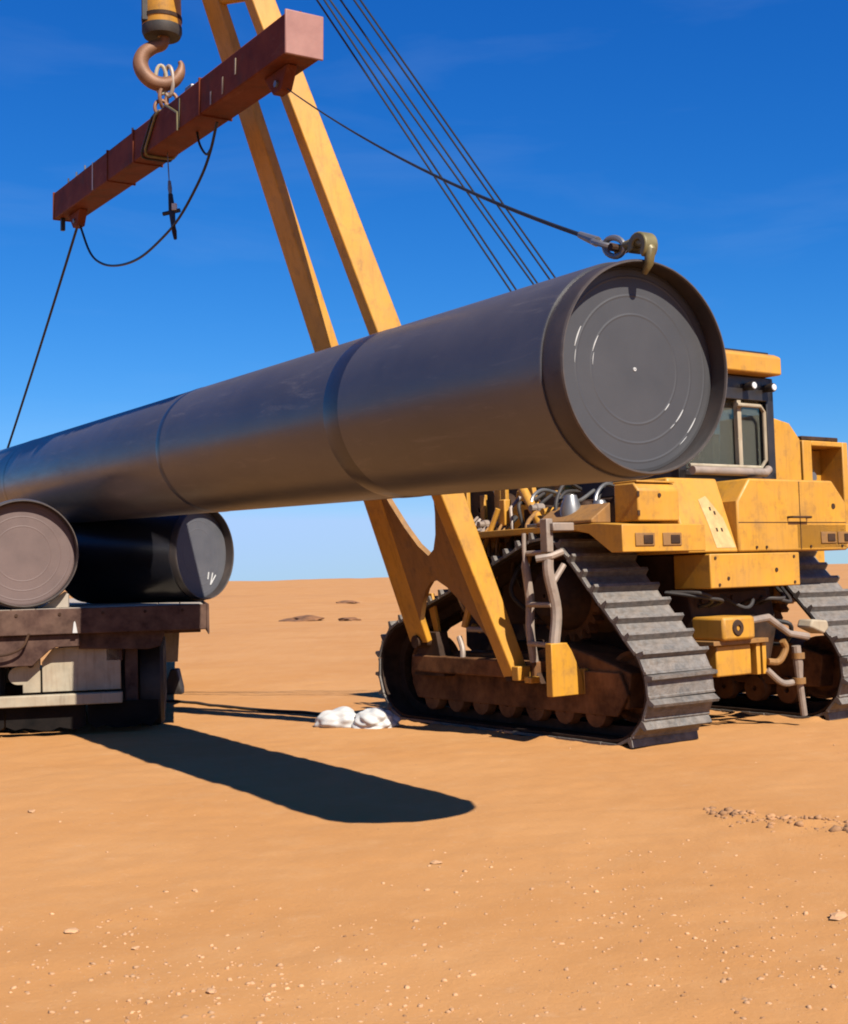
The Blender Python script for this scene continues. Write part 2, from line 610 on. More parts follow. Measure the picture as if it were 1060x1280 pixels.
def pipe_basis(origin, az, el):
    """matrix whose local +Y runs along the pipe from its near end"""
    d = Vector((math.sin(az) * math.cos(el), math.cos(az) * math.cos(el), math.sin(el)))
    a = d.cross(Vector((0, 0, 1))).normalized()
    up = a.cross(d)
    mm = Matrix((a, d, up)).transposed().to_4x4()
    mm.translation = origin
    return mm


def make_pipe(name, label, mtx, length, R, cap_mat, bands, cut=0.17, group=None, coat=None):
    p = thing(name, label, 'pipe', group=group)
    p.matrix_world = mtx
    n = 128
    s = R * 0.972          # bare steel radius inside the coating
    ri = R * 0.940
    rec = 0.115
    MB().lathe([(cut, s - 0.004), (cut, R - 0.006), (cut + 0.012, R), (length - cut, R), (length - cut, s - 0.004)],
               n, closed=True).build('coating', coat or M_PIPE, p)
    for (t0, wd) in bands:
        MB().lathe([(t0 - wd / 2, R - 0.002), (t0 - wd / 2 + 0.05, R + 0.003), (t0 + wd / 2 - 0.05, R + 0.003), (t0 + wd / 2, R - 0.002)],
                   n, closed=True).build('joint_sleeve', M_BAND, p, label='dark sleeve wrapped round the weld')
    MB().lathe([(0.012, s - 0.004), (0.02, s), (cut + 0.05, s), (cut + 0.05, ri), (0.012, ri)], n, closed=True).build('bare_end', M_PEND, p)
    MB().lathe([(0.0, ri + 0.004), (0.0, s - 0.008), (0.012, s - 0.003), (0.012, ri)], n, closed=True).build('bevelled_rim', M_RIM, p)
    MB().lathe([(length - cut - 0.02, s), (length, s), (length, ri), (length - cut - 0.02, ri)], n, closed=True).build('bare_end', M_PEND, p)
    cap = MB().lathe([(rec + 0.03, 0.0005), (rec + 0.03, ri - 0.002), (rec + 0.004, ri - 0.002), (rec, ri - 0.02)] + [(rec - (.0016 if q_ % 3 == 1 else 0), ri * fr) for (q_, fr) in enumerate((.912, .896, .880, .730, .714, .698, .546, .530, .514))] + [(rec, 0.0005)], n).build('end_cap', cap_mat, p, angle=2)
    MB().lathe([(length - rec, 0.0005), (length - rec, ri - 0.002), (length - rec - 0.03, ri - 0.002), (length - rec - 0.03, 0.0005)], n).build('end_cap', cap_mat, p)
    return p, cap, rec, ri


PIPE_AZ, PIPE_EL = -0.5375, 0.030
P0 = Vector((1.23, 6.833, 2.693))
PM = pipe_basis(P0, PIPE_AZ, PIPE_EL)
lifted, lcap, rec, ri = make_pipe('lifted_pipe', 'long dark grey pipe hanging in the air from the red beam', PM, 15.0, 0.60, M_CAP,
                                  [(2.62, 0.26), (6.20, 0.15), (12.5, 0.2)])
# painted glints of the cap's ridges: pale arcs about its centre (local x right, z up)
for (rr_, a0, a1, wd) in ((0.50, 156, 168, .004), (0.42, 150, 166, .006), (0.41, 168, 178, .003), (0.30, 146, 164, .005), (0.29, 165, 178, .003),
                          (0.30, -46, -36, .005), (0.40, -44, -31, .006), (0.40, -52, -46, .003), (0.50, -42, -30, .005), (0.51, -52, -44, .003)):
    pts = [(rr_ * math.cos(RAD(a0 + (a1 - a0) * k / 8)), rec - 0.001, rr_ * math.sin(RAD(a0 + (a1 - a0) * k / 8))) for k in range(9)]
    MB().tube(pts, [wd * .7 * (0.3 + 0.7 * math.sin(math.pi * (k + .5) / 9)) for k in range(9)], 6).build('chalk_glint_stroke', M_CHALK_GLINT, lcap)
MB().lathe([(rec - 0.004, .004), (rec - 0.004, .010), (rec + .002, .012), (rec + .002, .004)], 12, closed=True).build('centre_punch', M_CHALK_GLINT, lcap)

LY = 13.8
TAZ = RAD(-11)
make_pipe('loaded_pipe', 'dusty brown-capped pipe on the trailer, cut off by the left edge', pipe_basis(Vector((-4.32, LY, 1.985)), RAD(-27), 0),
          4.3, 0.60, M_CAPL, [], 0.10)
pp2, cap2, _, _ = make_pipe('loaded_pipe', 'short black pipe lying across the trailer deck under the lifted pipe', pipe_basis(Vector((-2.72, 15.9, 1.985)), RAD(-62), 0),
                            1.95, 0.60, M_CAPB, [], 0.10, coat=M_BLKP)
for (a, b_) in (((0.22, -0.40), (0.27, -0.25)), ((0.22, -0.40), (0.33, -0.28)), ((0.17, -.33), (.19, -.24))):
    MB().tube([(a[0], rec - .001, a[1]), (b_[0], rec - .001, b_[1])], .009, 6).build('chalk_glint_stroke', M_CHALK_GLINT, cap2)

# ------------------------------------------------------------------ flatbed trailer
TX = -4.02
tr = thing('flatbed_trailer', 'dusty maroon flatbed trailer carrying two pipes at the left edge', 'trailer', (-4.32 + .36 * math.cos(TAZ), LY - .36 * math.sin(TAZ), 0), (0, 0, -TAZ))
HW = 1.56
dk = MB().box(-HW + .05, HW - .05, 0.03, 12.6, 1.20, 1.345).build('deck_frame', M_MAROON, tr, 0.01)
for k in range(12):          # deck boards run lengthwise
    xa = -HW + 0.03 + k * (2 * HW - .06) / 12
    MB().box(xa + .006, xa + (2 * HW - .06) / 12 - .006, 0.0, 12.6, 1.348, 1.383).build('deck_board', M_DECK, tr, 0.004)
MB().box(-HW, HW, -0.03, 0.026, 1.10, 1.379).build('rear_sill', M_MAROON, tr, 0.012)
for s in (-1, 1):
    MB().prism([(s * HW, 1.379), (s * (HW + .03), 1.379), (s * (HW + .03), 1.06), (s * (HW + .02), 1.04), (s * HW, 1.10)], -0.03, 12.6, 'y').build('side_rail', M_MAROON, tr, 0.006)
    MB().box(s * .55 - .09, s * .55 + .09, 0.2, 12.3, .78, 1.197).build('chassis_beam', M_MAROON, tr, 0.01)
for yy in (0.32, 1.4, 2.8, 4.2, 6.0, 8.0, 10.0, 12.0):
    MB().box(-HW + .06, HW - .06, yy - .05, yy + .05, 1.06, 1.197).build('cross_member', M_MAROON, tr, 0.008)
# rear valance, seen red-brown left of the tail panel
MB().prism([(-HW, 1.097), (.2, 1.097), (.2, .965), (-.05, .962), (-.12, .93), (-.30, .77), (-.62, .77), (-HW, .80)], .03, .07, 'y').build('rear_valance', M_MAROON, tr, .008)
# cream tail panel with a seam, a rounded ear and a hole, and the bumper below it
MB().prism([(-.215, .47), (.62, .47), (.62, .955), (.05, .955), (-.10, .945), (-.215, .80)], .20, .26, 'y').build('tail_panel', M_CREAM, tr, 0.008)
ear = []
for a in range(0, 181, 20):
    ear.append((-.47 - .10 * math.sin(RAD(a)), .66 + .10 * math.cos(RAD(a))))
MB().prism([(-.235, .47), (-.235, .86), (-.30, .90), (-.42, .84), (-.44, .76)] + ear + [(-.42, .56), (-.42, .47)], .20, .26, 'y').build('panel_ear', M_CREAM, tr, 0.006)
MB().lathe([(.185, .012), (.185, .030), (.205, .036), (.205, .012)], 18, c=(-.335, 0, .775), closed=True).build('bolt', M_GRIME, tr)
MB().box(-1.35, .64, 0.06, .18, .33, .45).build('bumper', M_CREAM, tr, 0.012)
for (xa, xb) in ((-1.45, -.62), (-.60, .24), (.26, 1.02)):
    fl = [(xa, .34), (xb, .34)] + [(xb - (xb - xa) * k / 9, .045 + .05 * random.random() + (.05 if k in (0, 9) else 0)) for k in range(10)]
    MB().prism(fl, .20, .225, 'y').build('shade_flap', M_SHADE_FLAP, tr)  # added black sheets standing in for the deep shade below the bumper
for xx in (-1.3, -.9, -.45, 0, .45, .9, 1.3):
    MB().cyl((xx, -.040, 1.32), (xx, -.028, 1.32), .018, 8).build('sill_bolt', M_GRIME, tr)
MB().tube(smooth_path([(-.95, -.03, 1.12), (-.85, -.06, .98), (-.62, -.06, .90), (-.40, -.06, .97), (-.32, -.03, 1.12)], 6), .014, 8).build('safety_chain', M_GRIME, tr)
MB().prism([(.13, 1.11), (.145, 1.22), (.155, 1.24), (.165, 1.22), (.185, 1.11)], -.055, -.032, 'y').build('marker_lamp', M_WHITE, tr, 0.004)
for xx in (-1.25,):
    MB().box(xx - .10, xx + .10, -.05, -.031, 1.15, 1.23).build('tail_lamp', M_REDLENS, tr, 0.006)
MB().box(.66, .80, .28, .40, .16, 1.095).build('landing_post', M_MAROON, tr, .012)
MB().prism([(.18, 1.099), (1.12, 1.099), (1.05, .93), (.92, .90), (.18, .93)], .12, .17, 'y').build('mudguard', M_MAROON, tr, 0.008)
# wheels: dual tyres on three axles


def wheel(parent, x, y, R=.48, wd=.30):
    tw = MB().lathe([(x - wd / 2, R * .60), (x - wd / 2, R * .90), (x - wd / 2 + .04, R), (x - .05, R + .005), (x + .05, R + .005), (x + wd / 2 - .04, R), (x + wd / 2, R * .90), (x + wd / 2, R * .60)],
                    40, 'x', (0, y, R - .015), closed=True).build('tyre', M_BLACK, parent)
    rim = MB().lathe([(x - .10, .02), (x - .10, R * .45), (x - .13, R * .56), (x - .13, R * .62), (x + .13, R * .62), (x + .13, R * .56), (x + .10, R * .45), (x + .10, .02)],
                     32, 'x', (0, y, R - .015), closed=True).build('rim', M_CREAM, tw)
    return tw


for yy in (0.95, 2.2, 3.45):
    MB().cyl((-.95, yy, .465), (.95, yy, .465), .07, 14).build('axle', M_GRIME, tr)
    for xx in (-1.15, -.80, .58, .93):
        wheel(tr, xx, yy)
for s, yy in ((1, 8.9), (-1, 8.9)):
    MB().box(s * .75 - .06, s * .75 + .06, yy, yy + .12, .12, 1.05).build('landing_leg', M_MAROON, tr, .01)
    MB().box(s * .75 - .14, s * .75 + .14, yy - .08, yy + .20, -.02, .12).build('landing_foot', M_MAROON, tr, .01)
MB().prism([(1.02, .90), (1.27, .94), (1.24, .50), (1.05, .50)], 4.35, 4.38, 'y').build('splash_board', M_CREAM, tr, .006)
# wedges that keep the pipes from rolling
for (px, s) in ((-.45, 1),):
    for yy in (.25,):
        x0 = px + s * .22
        MB().prism([(x0, 1.384), (x0 + s * .30, 1.384), (x0 + s * .30, 1.53), (x0 + s * .26, 1.56)], yy, yy + .12, 'y').build('pipe_chock', M_DECK, tr, .006)

# ------------------------------------------------------------------ pipelayer
AZ = RAD(-35.7)
pl = thing('pipelayer', 'big yellow tracked pipelayer with a leaning side boom, seen from its rear corner', 'pipelayer', (2.335, 14.059, 0), (0, 0, -AZ))
ML = pl.matrix_basis.copy()


def track_loop(circles, n):
    """equal-arc points round a belt over three wheels; (y, z), tangent"""
    segs = []
    k = len(circles)
    tans = []
    for i in range(k):
        (ay, az_, ar), (by, bz, br) = circles[i], circles[(i + 1) % k]
        d = Vector((by - ay, bz - az_))
        D = d.length
        d /= D
        pr = Vector((d.y, -d.x))
        s = (ar - br) / D
        nn = d * s + pr * math.sqrt(1 - s * s)
        tans.append((Vector((ay, az_)) + nn * ar, Vector((by, bz)) + nn * br, nn))
    pts = []
    for i in range(k):
        a, b_, nn = tans[i]
        for j in range(60):
            pts.append(a.lerp(b_, j / 60))
        nxt = tans[(i + 1) % k][2]
        cy = Vector(circles[(i + 1) % k][:2])
        R = circles[(i + 1) % k][2]
        a0 = math.atan2(nn.y, nn.x)
        a1 = math.atan2(nxt.y, nxt.x)
        while a1 < a0:
            a1 += 2 * math.pi
        for j in range(60):
            a = a0 + (a1 - a0) * j / 60
            pts.append(cy + Vector((math.cos(a), math.sin(a))) * R)
    cum = [0]
    for i in range(len(pts)):
        cum.append(cum[-1] + (pts[(i + 1) % len(pts)] - pts[i]).length)
    tot = cum[-1]
    res = []
    j = 0
    for i in range(n):
        s = tot * i / n
        while cum[j + 1] < s:
            j += 1
        k_ = (s - cum[j]) / max(cum[j + 1] - cum[j], 1e-9)
        p = pts[j].lerp(pts[(j + 1) % len(pts)], k_)
        tg = (pts[(j + 1) % len(pts)] - pts[j]).normalized()
        res.append((p, tg))
    return res, tot


CIRC = [(-1.35, .515, .495), (1.90, .555, .535), (-.45, 1.38, .54)]
NSH = 50
loop, per = track_loop(CIRC, NSH)
pitch = per / NSH
# one shoe: plate with a grouser along its trailing edge, outward is -z
SW = .43
shoe = MB()
shoe.prism([(-pitch * .5, 0), (pitch * .46, 0), (pitch * .50, 0), (pitch * .52, -.030), (pitch * .44, -.034), (pitch * .38, -.024), (-pitch * .5 + .055, -.028), (-pitch * .5 + .042, -.092), (-pitch * .5 + .012, -.098), (-pitch * .5 - .004, -.028)], -SW, SW, 'x')
shoe_me = shoe.mesh('shoe', M_SHOE)

for side in (-1, 1):
    cx = side * 1.40
    ch = MB()
    lp, _ = track_loop([(a, b_, r - .005) for a, b_, r in CIRC], 120)
    li, _ = track_loop([(a, b_, r - .13) for a, b_, r in CIRC], 120)
    for sx in (-.13, .13):
        vs, fs = [], []
        for k in range(120):
            for (xx, q_) in ((cx + sx - .04, lp[k][0]), (cx + sx + .04, lp[k][0]), (cx + sx + .04, li[k][0]), (cx + sx - .04, li[k][0])):
                vs.append((xx, q_[0], q_[1]))
        for k in range(120):
            a, b_ = k * 4, ((k + 1) % 120) * 4
            for j in range(4):
                fs.append((a + j, a + (j + 1) % 4, b_ + (j + 1) % 4, b_ + j))
        ch.add(vs, fs)
    vs, fs = [], []
    lq, _ = track_loop([(a, b_, r - .006) for a, b_, r in CIRC], 120)
    lr, _ = track_loop([(a, b_, r - .030) for a, b_, r in CIRC], 120)
    for k in range(120):
        for (xx, q_) in ((cx - .41, lq[k][0]), (cx + .41, lq[k][0]), (cx + .41, lr[k][0]), (cx - .41, lr[k][0])):
            vs.append((xx, q_[0], q_[1]))
    for k in range(120):
        a, b_ = k * 4, ((k + 1) % 120) * 4
        for j in range(4):
            fs.append((a + j, a + (j + 1) % 4, b_ + (j + 1) % 4, b_ + j))
    ch.add(vs, fs)
    tk = ch.build('track', M_CHAIN, pl)
    for (p, tg) in loop:
        Tm = Matrix(((1, 0, 0, cx), (0, tg.x, -tg.y, p.x), (0, tg.y, tg.x, p.y), (0, 0, 0, 1)))
        tilt = Matrix.Rotation(random.uniform(-.045, .045), 4, 'X') @ Matrix.Rotation(random.uniform(-.012, .012), 4, 'Z') @ Matrix.Translation((random.uniform(-.008, .008), 0, 0))
        so_ = bpy.data.objects.new('shoe', shoe_me)
        COL.objects.link(so_)
        so_.parent = tk
        so_.matrix_local = Tm @ tilt
    o_ = cx + side * .43      # outer face
    MB().prism([(-1.45, .32), (1.95, .32), (2.05, .52), (1.95, .74), (-.1, .80), (-.5, .92), (-1.0, .80), (-1.5, .66)], cx - .26, cx + .26, 'x').build('track_frame', M_FRAME, pl, .015)
    MB().prism([(-1.35, .25), (1.85, .25), (1.95, .42), (1.9, .66), (-1.4, .66), (-1.5, .46)], cx + side * .27, cx + side * .31, 'x').build('roller_guard', M_FRAME, pl, .01)
    for (a, b_, r) in CIRC[:2]:
        idl = MB().lathe([(cx - .09, r - .16), (cx - .09, r - .20), (cx - .05, r - .24), (cx - .05, .14), (cx - .12, .12), (cx - .12, .02), (cx + .12, .02), (cx + .12, .12), (cx + .05, .14), (cx + .05, r - .24), (cx + .09, r - .20), (cx + .09, r - .16)],
                         40, 'x', (0, a, b_), closed=True).build('idler_wheel', M_FRAME, pl)
    for k in range(7):
        yy = -1.05 + k * .44
        MB().lathe([(cx - .30, .03), (cx - .30, .14), (cx - .20, .15), (cx - .17, .10), (cx + .17, .10), (cx + .20, .15), (cx + .30, .14), (cx + .30, .03)], 20, 'x', (0, yy, .27), closed=True).build('track_roller', M_FRAME, pl)
    # toothed sprocket up high and its drive hub
    a, b_, r = CIRC[2]
    teeth = []
    for k in range(22 * 2):
        for dd, rad in ((0, r - .15), (.35, r - .15), (.5, r - .07), (.85, r - .07)):
            if k % 2 == 0:
                pass
        ang0 = 2 * math.pi * k / 44
        rad = r - .07 if k % 2 == 0 else r - .14
        teeth.append((a + rad * math.cos(ang0), b_ + rad * math.sin(ang0)))
        teeth.append((a + rad * math.cos(ang0 + .09), b_ + rad * math.sin(ang0 + .09)))
    MB().prism(teeth, cx - .06, cx + .06, 'x').build('sprocket', M_FRAME, pl)
    MB().lathe([(cx - side * .45, .02), (cx - side * .45, .40), (cx + side * .20, .34), (cx + side * .30, .26), (cx + side * .36, .20), (cx + side * .37, .02)], 32, 'x', (0, a, b_), closed=True).build('final_drive_hub', M_GRIME, pl)

# body
MB().prism([(-1.25, .62), (-1.35, 1.0), (-1.2, 1.75), (1.9, 1.75), (2.35, 1.4), (2.35, .75), (2.0, .55), (-.8, .5)], -.62, .62, 'x').build('main_frame', M_GRIME, pl, .02)
MB().box(-.96, .96, -.62, -.28, 1.14, 1.62).build('axle_housing', M_GRIME, pl, .03)
MB().box(-1.1, 1.1, .9, 1.15, .62, .86).build('equaliser_bar', M_GRIME, pl, .02)
rb = MB().box(-.67, .67, -1.63, -1.15, 1.405, 1.742).build('rear_crossbox', M_YEL, pl, .012)
MB().cyl((.30, -1.638, 1.57), (.30, -1.632, 1.57), .022, 12).build('bolt', M_GRIME, rb)
MB().cyl((-.42, -1.638, 1.50), (-.42, -1.632, 1.50), .018, 12).build('bolt', M_GRIME, rb)
MB().prism([(-1.6, 1.755), (-1.345, 2.50), (-.85, 2.50), (-.85, 1.755)], -.93, -.215, 'x').build('tank_shoulder', M_YEL, pl, .02)
ft = MB().prism([(-.21, 1.755), (-.21, 2.26), (-.02, 2.49), (1.30, 2.49), (1.52, 2.26), (1.52, 1.755)], -1.60, -.86, 'y').build('fuel_tank', M_YEL, pl, .02)
MB().cyl((1.30, -1.606, 2.22), (1.30, -1.598, 2.22), .03, 14).build('drain_plug', M_GRIME, ft)
# pale sticker on the sloping shoulder


def on_slope(x, z):
    k = (z - 1.755) / .745
    return (x, -1.6 + .255 * k - .004, z)


st = MB()
st.add([on_slope(-.52, 1.80), on_slope(-.24, 1.80), on_slope(-.30, 2.10), on_slope(-.46, 2.32), on_slope(-.58, 2.28), on_slope(-.54, 2.05)], [(0, 1, 2, 3, 4, 5)])
st.build('faded_sticker', M_STICK, pl)
for (xx, zz) in ((-.45, 2.19), (-.40, 2.15), (-.44, 1.98), (-.37, 1.98)):
    MB().add([on_slope(xx - .012, zz - .018), on_slope(xx + .012, zz - .018), on_slope(xx + .012, zz + .018), on_slope(xx - .012, zz + .018)], [(0, 1, 2, 3)]).build('sticker_mark', M_GRIME, pl).location = (0, -.003, 0)
for side in (-1, 1):
    xa, xb = sorted((side * .69, side * 1.80))
    fd = MB().prism([(-1.6, 1.775), (-1.6, 2.03), (-1.25, 2.06), (.9, 2.06), (.9, 1.99), (-.95, 2.0), (-1.15, 1.965), (-1.45, 1.775)], xa, xb, 'x').build('fender', M_YEL, pl, .008)
    for q_ in (0, 1):
        x0 = xa + .16 + q_ * .36 if side < 0 else xa + .38 + q_ * .28
        lm = MB().box(x0, x0 + .25, -1.612, -1.602, 1.83, 1.95).build('lamp_recess', M_YELD, fd, .004)
        MB().box(x0 + .10, x0 + .22, -1.622, -1.613, 1.85, 1.93).build('rear_lamp', M_GRIME, fd, .004)
MB().prism([(-1.52, 2.065), (-1.52, 2.36), (-1.46, 2.43), (-1.20, 2.43), (-1.20, 2.065)], -1.50, -.95, 'x').build('battery_box', M_YEL, pl, .015)
MB().box(-1.48, -.97, -1.49, -1.17, 2.432, 2.452).build('box_lid', M_YEL, pl, .006)
MB().cyl((-1.22, -1.53, 2.31), (-1.22, -1.521, 2.31), .02, 12).build('latch', M_GRIME, pl)
MB().prism([(-1.8, 2.065), (-1.8, 2.10), (-1.55, 2.26), (-1.55, 2.065)], -1.2, -.4, 'y').build('step_bracket', M_YELD, pl, .01)

# cab
cab = MB()
for (xx, yy) in ((-.38, -1.0), (1.02, -1.0), (-.38, .45), (1.02, .45)):
    cab.box(xx - .06, xx + .06, yy - .06, yy + .06, 2.50, 3.64)
cab.box(-.44, 1.08, -1.06, .51, 3.38, 3.64)
cab.box(-.44, 1.08, -1.06, .51, 2.40, 2.62)
cabo = cab.build('cab', M_CABB, pl, .012)
MB().box(-.30, .94, -.97, -.955, 2.64, 3.37).build('cab_window', M_GLASS, cabo)
MB().box(-.375, -.36, -.92, .38, 2.64, 3.37).build('cab_window', M_GLASS, cabo)
MB().box(1.0, 1.015, -.92, .38, 2.64, 3.37).build('cab_window', M_GLASS, cabo)
MB().box(-.30, .94, .405, .42, 2.64, 3.37).build('cab_window', M_GLASS, cabo)
MB().box(.50, .56, -1.05, -.99, 2.62, 3.38).build('window_bar', M_CREAM, cabo, .006)
MB().tube([(-.3, -1.075, 2.66), (.80, -1.085, 2.66), (.88, -1.085, 2.74), (.88, -1.085, 3.26), (.82, -1.085, 3.32), (.45, -1.085, 3.32)], .022, 10).build('guard_rail', M_CREAM, cabo)
MB().tube([(-.35, -1.16, 2.60), (.78, -1.16, 2.60), (.86, -1.13, 2.64)], .045, 12).build('hand_rail', M_PALE, cabo)
MB().prism([(-.15, 2.62), (.35, 2.62), (.40, 2.86), (.30, 2.98), (-.12, 2.98), (-.2, 2.86)], -.6, -.5, 'y').build('seat', M_SEAT, cabo, .02)
MB().box(.42, .55, -.75, -.60, 2.62, 3.05).build('control_console', M_CABB, cabo, .02)
rf = MB().prism([(-1.22, 3.65), (-1.22, 3.84), (-1.14, 3.88), (.55, 3.88), (.68, 3.80), (.68, 3.65)], -.62, 1.04, 'x').build('cab_roof', M_YEL, pl, .02)
MB().box(-.4, .98, -1.1, .4, 3.883, 3.91).build('roof_plate', M_CABB, rf, .008)
for xx in (.62, .94):
    wl = MB().lathe([(-1.19, .02), (-1.19, .042), (-1.17, .050), (-1.07, .04), (-1.07, .02)], 20, 'y', (xx, 0, 3.52), closed=True).build('work_lamp', M_CABB, pl)
    MB().lathe([(-1.198, .002), (-1.196, .032), (-1.186, .040), (-1.186, .002)], 20, 'y', (xx, 0, 3.52)).build('lens', M_LENS, wl)
MB().cyl((1.11, -.98, 2.5), (1.11, -.98, 3.65), .012, 8).build('aerial', M_STEEL, pl)

# right-hand side: column, counterweight
MB().prism([(1.11, 2.40), (1.11, 3.28), (1.56, 3.20), (1.74, 3.02), (1.74, 2.40)], -.88, -.25, 'y').build('hydraulic_tank', M_YEL, pl, .02)
MB().box(1.24, 1.95, -.84, .9, 1.2, 2.395).build('side_frame', M_YELD, pl, .02)
cw = MB()
cw.box(1.80, 1.96, -.86, 1.1, 2.2, 3.02)
cw.box(2.52, 2.62, -.86, 1.1, 1.9, 3.02)
cw.box(1.96, 2.52, -.86, 1.1, 2.96, 3.02)
cw.box(1.96, 2.52, -.55, 1.1, 1.3, 2.955)
cwo = cw.build('counterweight', M_YEL, pl, .012)
MB().box(1.84, 2.50, -.82, 1.05, 3.025, 3.075).build('counterweight_cover', M_GRIME, cwo, .01)
MB().box(2.05, 2.32, -.62, -.553, 2.55, 2.72).build('valve', M_GRIME, cwo, .02)
MB().cyl((2.18, -.70, 2.62), (2.18, -.62, 2.62), .06, 14).build('pipe_flange', M_STEEL, cwo)
MB().box(1.2, 2.5, -.1, .15, 1.15, 1.29).build('counterweight_arm', M_YELD, pl, .015)

# engine, hood, exhaust (mostly hidden by the pipe)
MB().prism([(.62, 1.76), (.62, 2.55), (.75, 2.68), (2.35, 2.55), (2.50, 2.40), (2.50, 1.76)], -.50, .50, 'x').build('hood', M_YEL, pl, .03)
MB().box(-.56, .56, 2.51, 2.72, 1.30, 2.62).build('radiator_guard', M_YELD, pl, .02)
MB().tube([(.1, 1.6, 2.6), (.1, 1.6, 3.3), (.1, 1.52, 3.42), (.1, 1.4, 3.48)], .06, 14).build('exhaust_stack', M_GRIME, pl)
MB().box(-.66, .60, -.85, .6, 1.755, 2.38).build('floor_housing', M_GRIME, pl, .02)

# left-hand winches and plumbing under the boom
wf = MB()
wf.prism([(.50, 1.74), (.50, 2.30), (.62, 2.52), (.78, 2.52), (.86, 2.30), (.86, 1.74)], -1.05, -.98, 'x')
wf.prism([(.50, 1.74), (.50, 2.30), (.62, 2.52), (.78, 2.52), (.86, 2.30), (.86, 1.74)], -.62, -.55, 'x')
wf.box(-1.02, -.58, .52, .60, 1.74, 1.95)
wf.build('winch_frame', M_YEL, pl, .01)
MB().lathe([(-.97, .03), (-.97, .26), (-.94, .26), (-.93, .16), (-.67, .16), (-.66, .26), (-.63, .26), (-.63, .03)], 32, 'x', (0, .68, 2.2), closed=True).build('winch_drum', M_GRIME, pl)
MB().box(-1.12, -.62, 1.0, 1.75, 1.78, 2.02).build('winch_base', M_YELD, pl, .012)
MB().lathe([(-1.12, .03), (-1.12, .32), (-1.07, .32), (-1.06, .2), (-.70, .2), (-.69, .32), (-.64, .32), (-.64, .03)], 32, 'x', (0, 1.36, 2.34), closed=True).build('winch_drum', M_GRIME, pl)
for (x0, y0, z0, x1, z1, wd) in ((-1.14, .98, 1.86, -1.09, 2.60, .09), (-1.16, 1.22, 1.86, -1.12, 2.50, .06), (-1.2, .80, 1.84, -1.1, 2.72, .07), (-1.16, 1.52, 1.86, -1.12, 2.62, .05)):
    MB().box(x0 - .05, x0 + .0, y0 - wd, y0 + wd * .3, z0, z1).build('winch_bracket', M_YEL, pl, .008)
MB().prism([(.30, 2.15), (.42, 2.15), (.62, 2.78), (.45, 2.78)], -1.16, -1.10, 'x').build('guide_arm', M_YEL, pl, .008)
MB().box(-1.50, -.75, -.55, .55, 1.08, 1.70).build('engine_block', M_GRIME, pl, .03)
MB().box(-1.35, -.7, -.70, .42, 1.705, 2.0).build('valve_bank', M_GRIME, pl, .02)
random.seed(5)
for k in range(9):
    x0 = -1.45 + random.uniform(-.1, .4)
    y0 = -.75 + k * .13
    pts = smooth_path([(x0, y0, 2.02), (x0 - .05, y0 + .03, 2.25 + random.uniform(-.05, .1)), (x0 + .15, y0 + .1, 2.42 + random.uniform(-.1, .1)), (x0 + .45, y0 + .2, 2.46)], 6)
    MB().tube(pts, .020, 8).build('hydraulic_hose', M_BLACK if k % 3 else M_STEEL, pl)
for k in range(3):
    MB().lathe([(2.02, .01), (2.02, .075), (2.26, .075), (2.30, .05), (2.30, .01)], 18, 'z', (-1.42 + .0 * k, -.92 + k * .19, 0), closed=True).build('filter_canister', M_STEEL if k != 1 else M_GRIME, pl)
MB().lathe([(2.02, .01), (2.02, .10), (2.22, .11), (2.36, .06), (2.36, .01)], 20, 'z', (-1.62, -.72, 0), closed=True).build('air_reservoir', M_STEEL, pl)
MB().box(-1.72, -1.42, -.50, -.16, 2.02, 2.10).build('step_plate', M_STEEL, pl, .006)

for k in range(12):
    y0 = -.1 + k * .12
    z0 = 1.25 + random.uniform(0, .5)
    x0 = -1.32 + random.uniform(-.08, .08)
    MB().tube(smooth_path([(x0 + .2, y0, z0 + .55), (x0, y0 + .04, z0 + .35), (x0 - .06, y0 + random.uniform(-.1, .1), z0), (x0 + .1, y0 + random.uniform(-.2, .2), z0 - .35)], 5), random.choice((.016, .022, .028)), 8).build('hydraulic_hose', random.choice((M_BLACK, M_BLACK, M_GRIME, M_PALE)), pl)
for (x0, y0, z0, sx, sy, sz, mt) in ((-1.45, .62, 1.78, .16, .18, .22, M_YEL), (-1.42, .95, 1.72, .14, .14, .30, M_YELD), (-1.48, .30, 1.86, .12, .20, .16, M_YELD), (-1.40, .10, 2.08, .2, .16, .2, M_GRIME), (-1.46, 1.25, 1.80, .12, .12, .4, M_YEL), (-1.50, .45, 2.12, .10, .10, .28, M_YEL)):
    MB().box(x0, x0 + sx, y0, y0 + sy, z0, z0 + sz).build('valve_block', mt, pl, .012)
for (y0, z0) in ((.75, 2.05), (.35, 2.3), (1.05, 2.1)):
    MB().tube([(-1.48, y0, z0 - .25), (-1.46, y0 + .05, z0), (-1.30, y0 + .08, z0 + .12)], .02, 8).build('steel_line', M_PALE, pl)
MB().cyl((-1.52, -.15, 2.10), (-1.35, .40, 2.62), .05, 14).build('hydraulic_cylinder', M_YEL, pl)
MB().cyl((-1.35, .40, 2.62), (-1.22, .80, 3.0), .025, 12).build('cylinder_rod', M_STEEL, pl)
for k in range(16):
    y0 = -.30 + k * .10
    z0 = .95 + random.uniform(0, .7)
    x0 = -1.62 + random.uniform(-.10, .12)
    if y0 > .05 or z0 > 1.2:
        MB().tube(smooth_path([(x0 + .25, y0 + .05, z0 + .62), (x0 + .02, y0, z0 + .45), (x0 - .03, y0 + random.uniform(-.12, .12), z0 + .2), (x0 + .15, y0 + random.uniform(-.2, .2), z0 - .05)], 5), random.choice((.012, .016, .022)), 8).build('hydraulic_hose', random.choice((M_BLACK, M_GRIME, M_PALE, M_YELD)), pl)
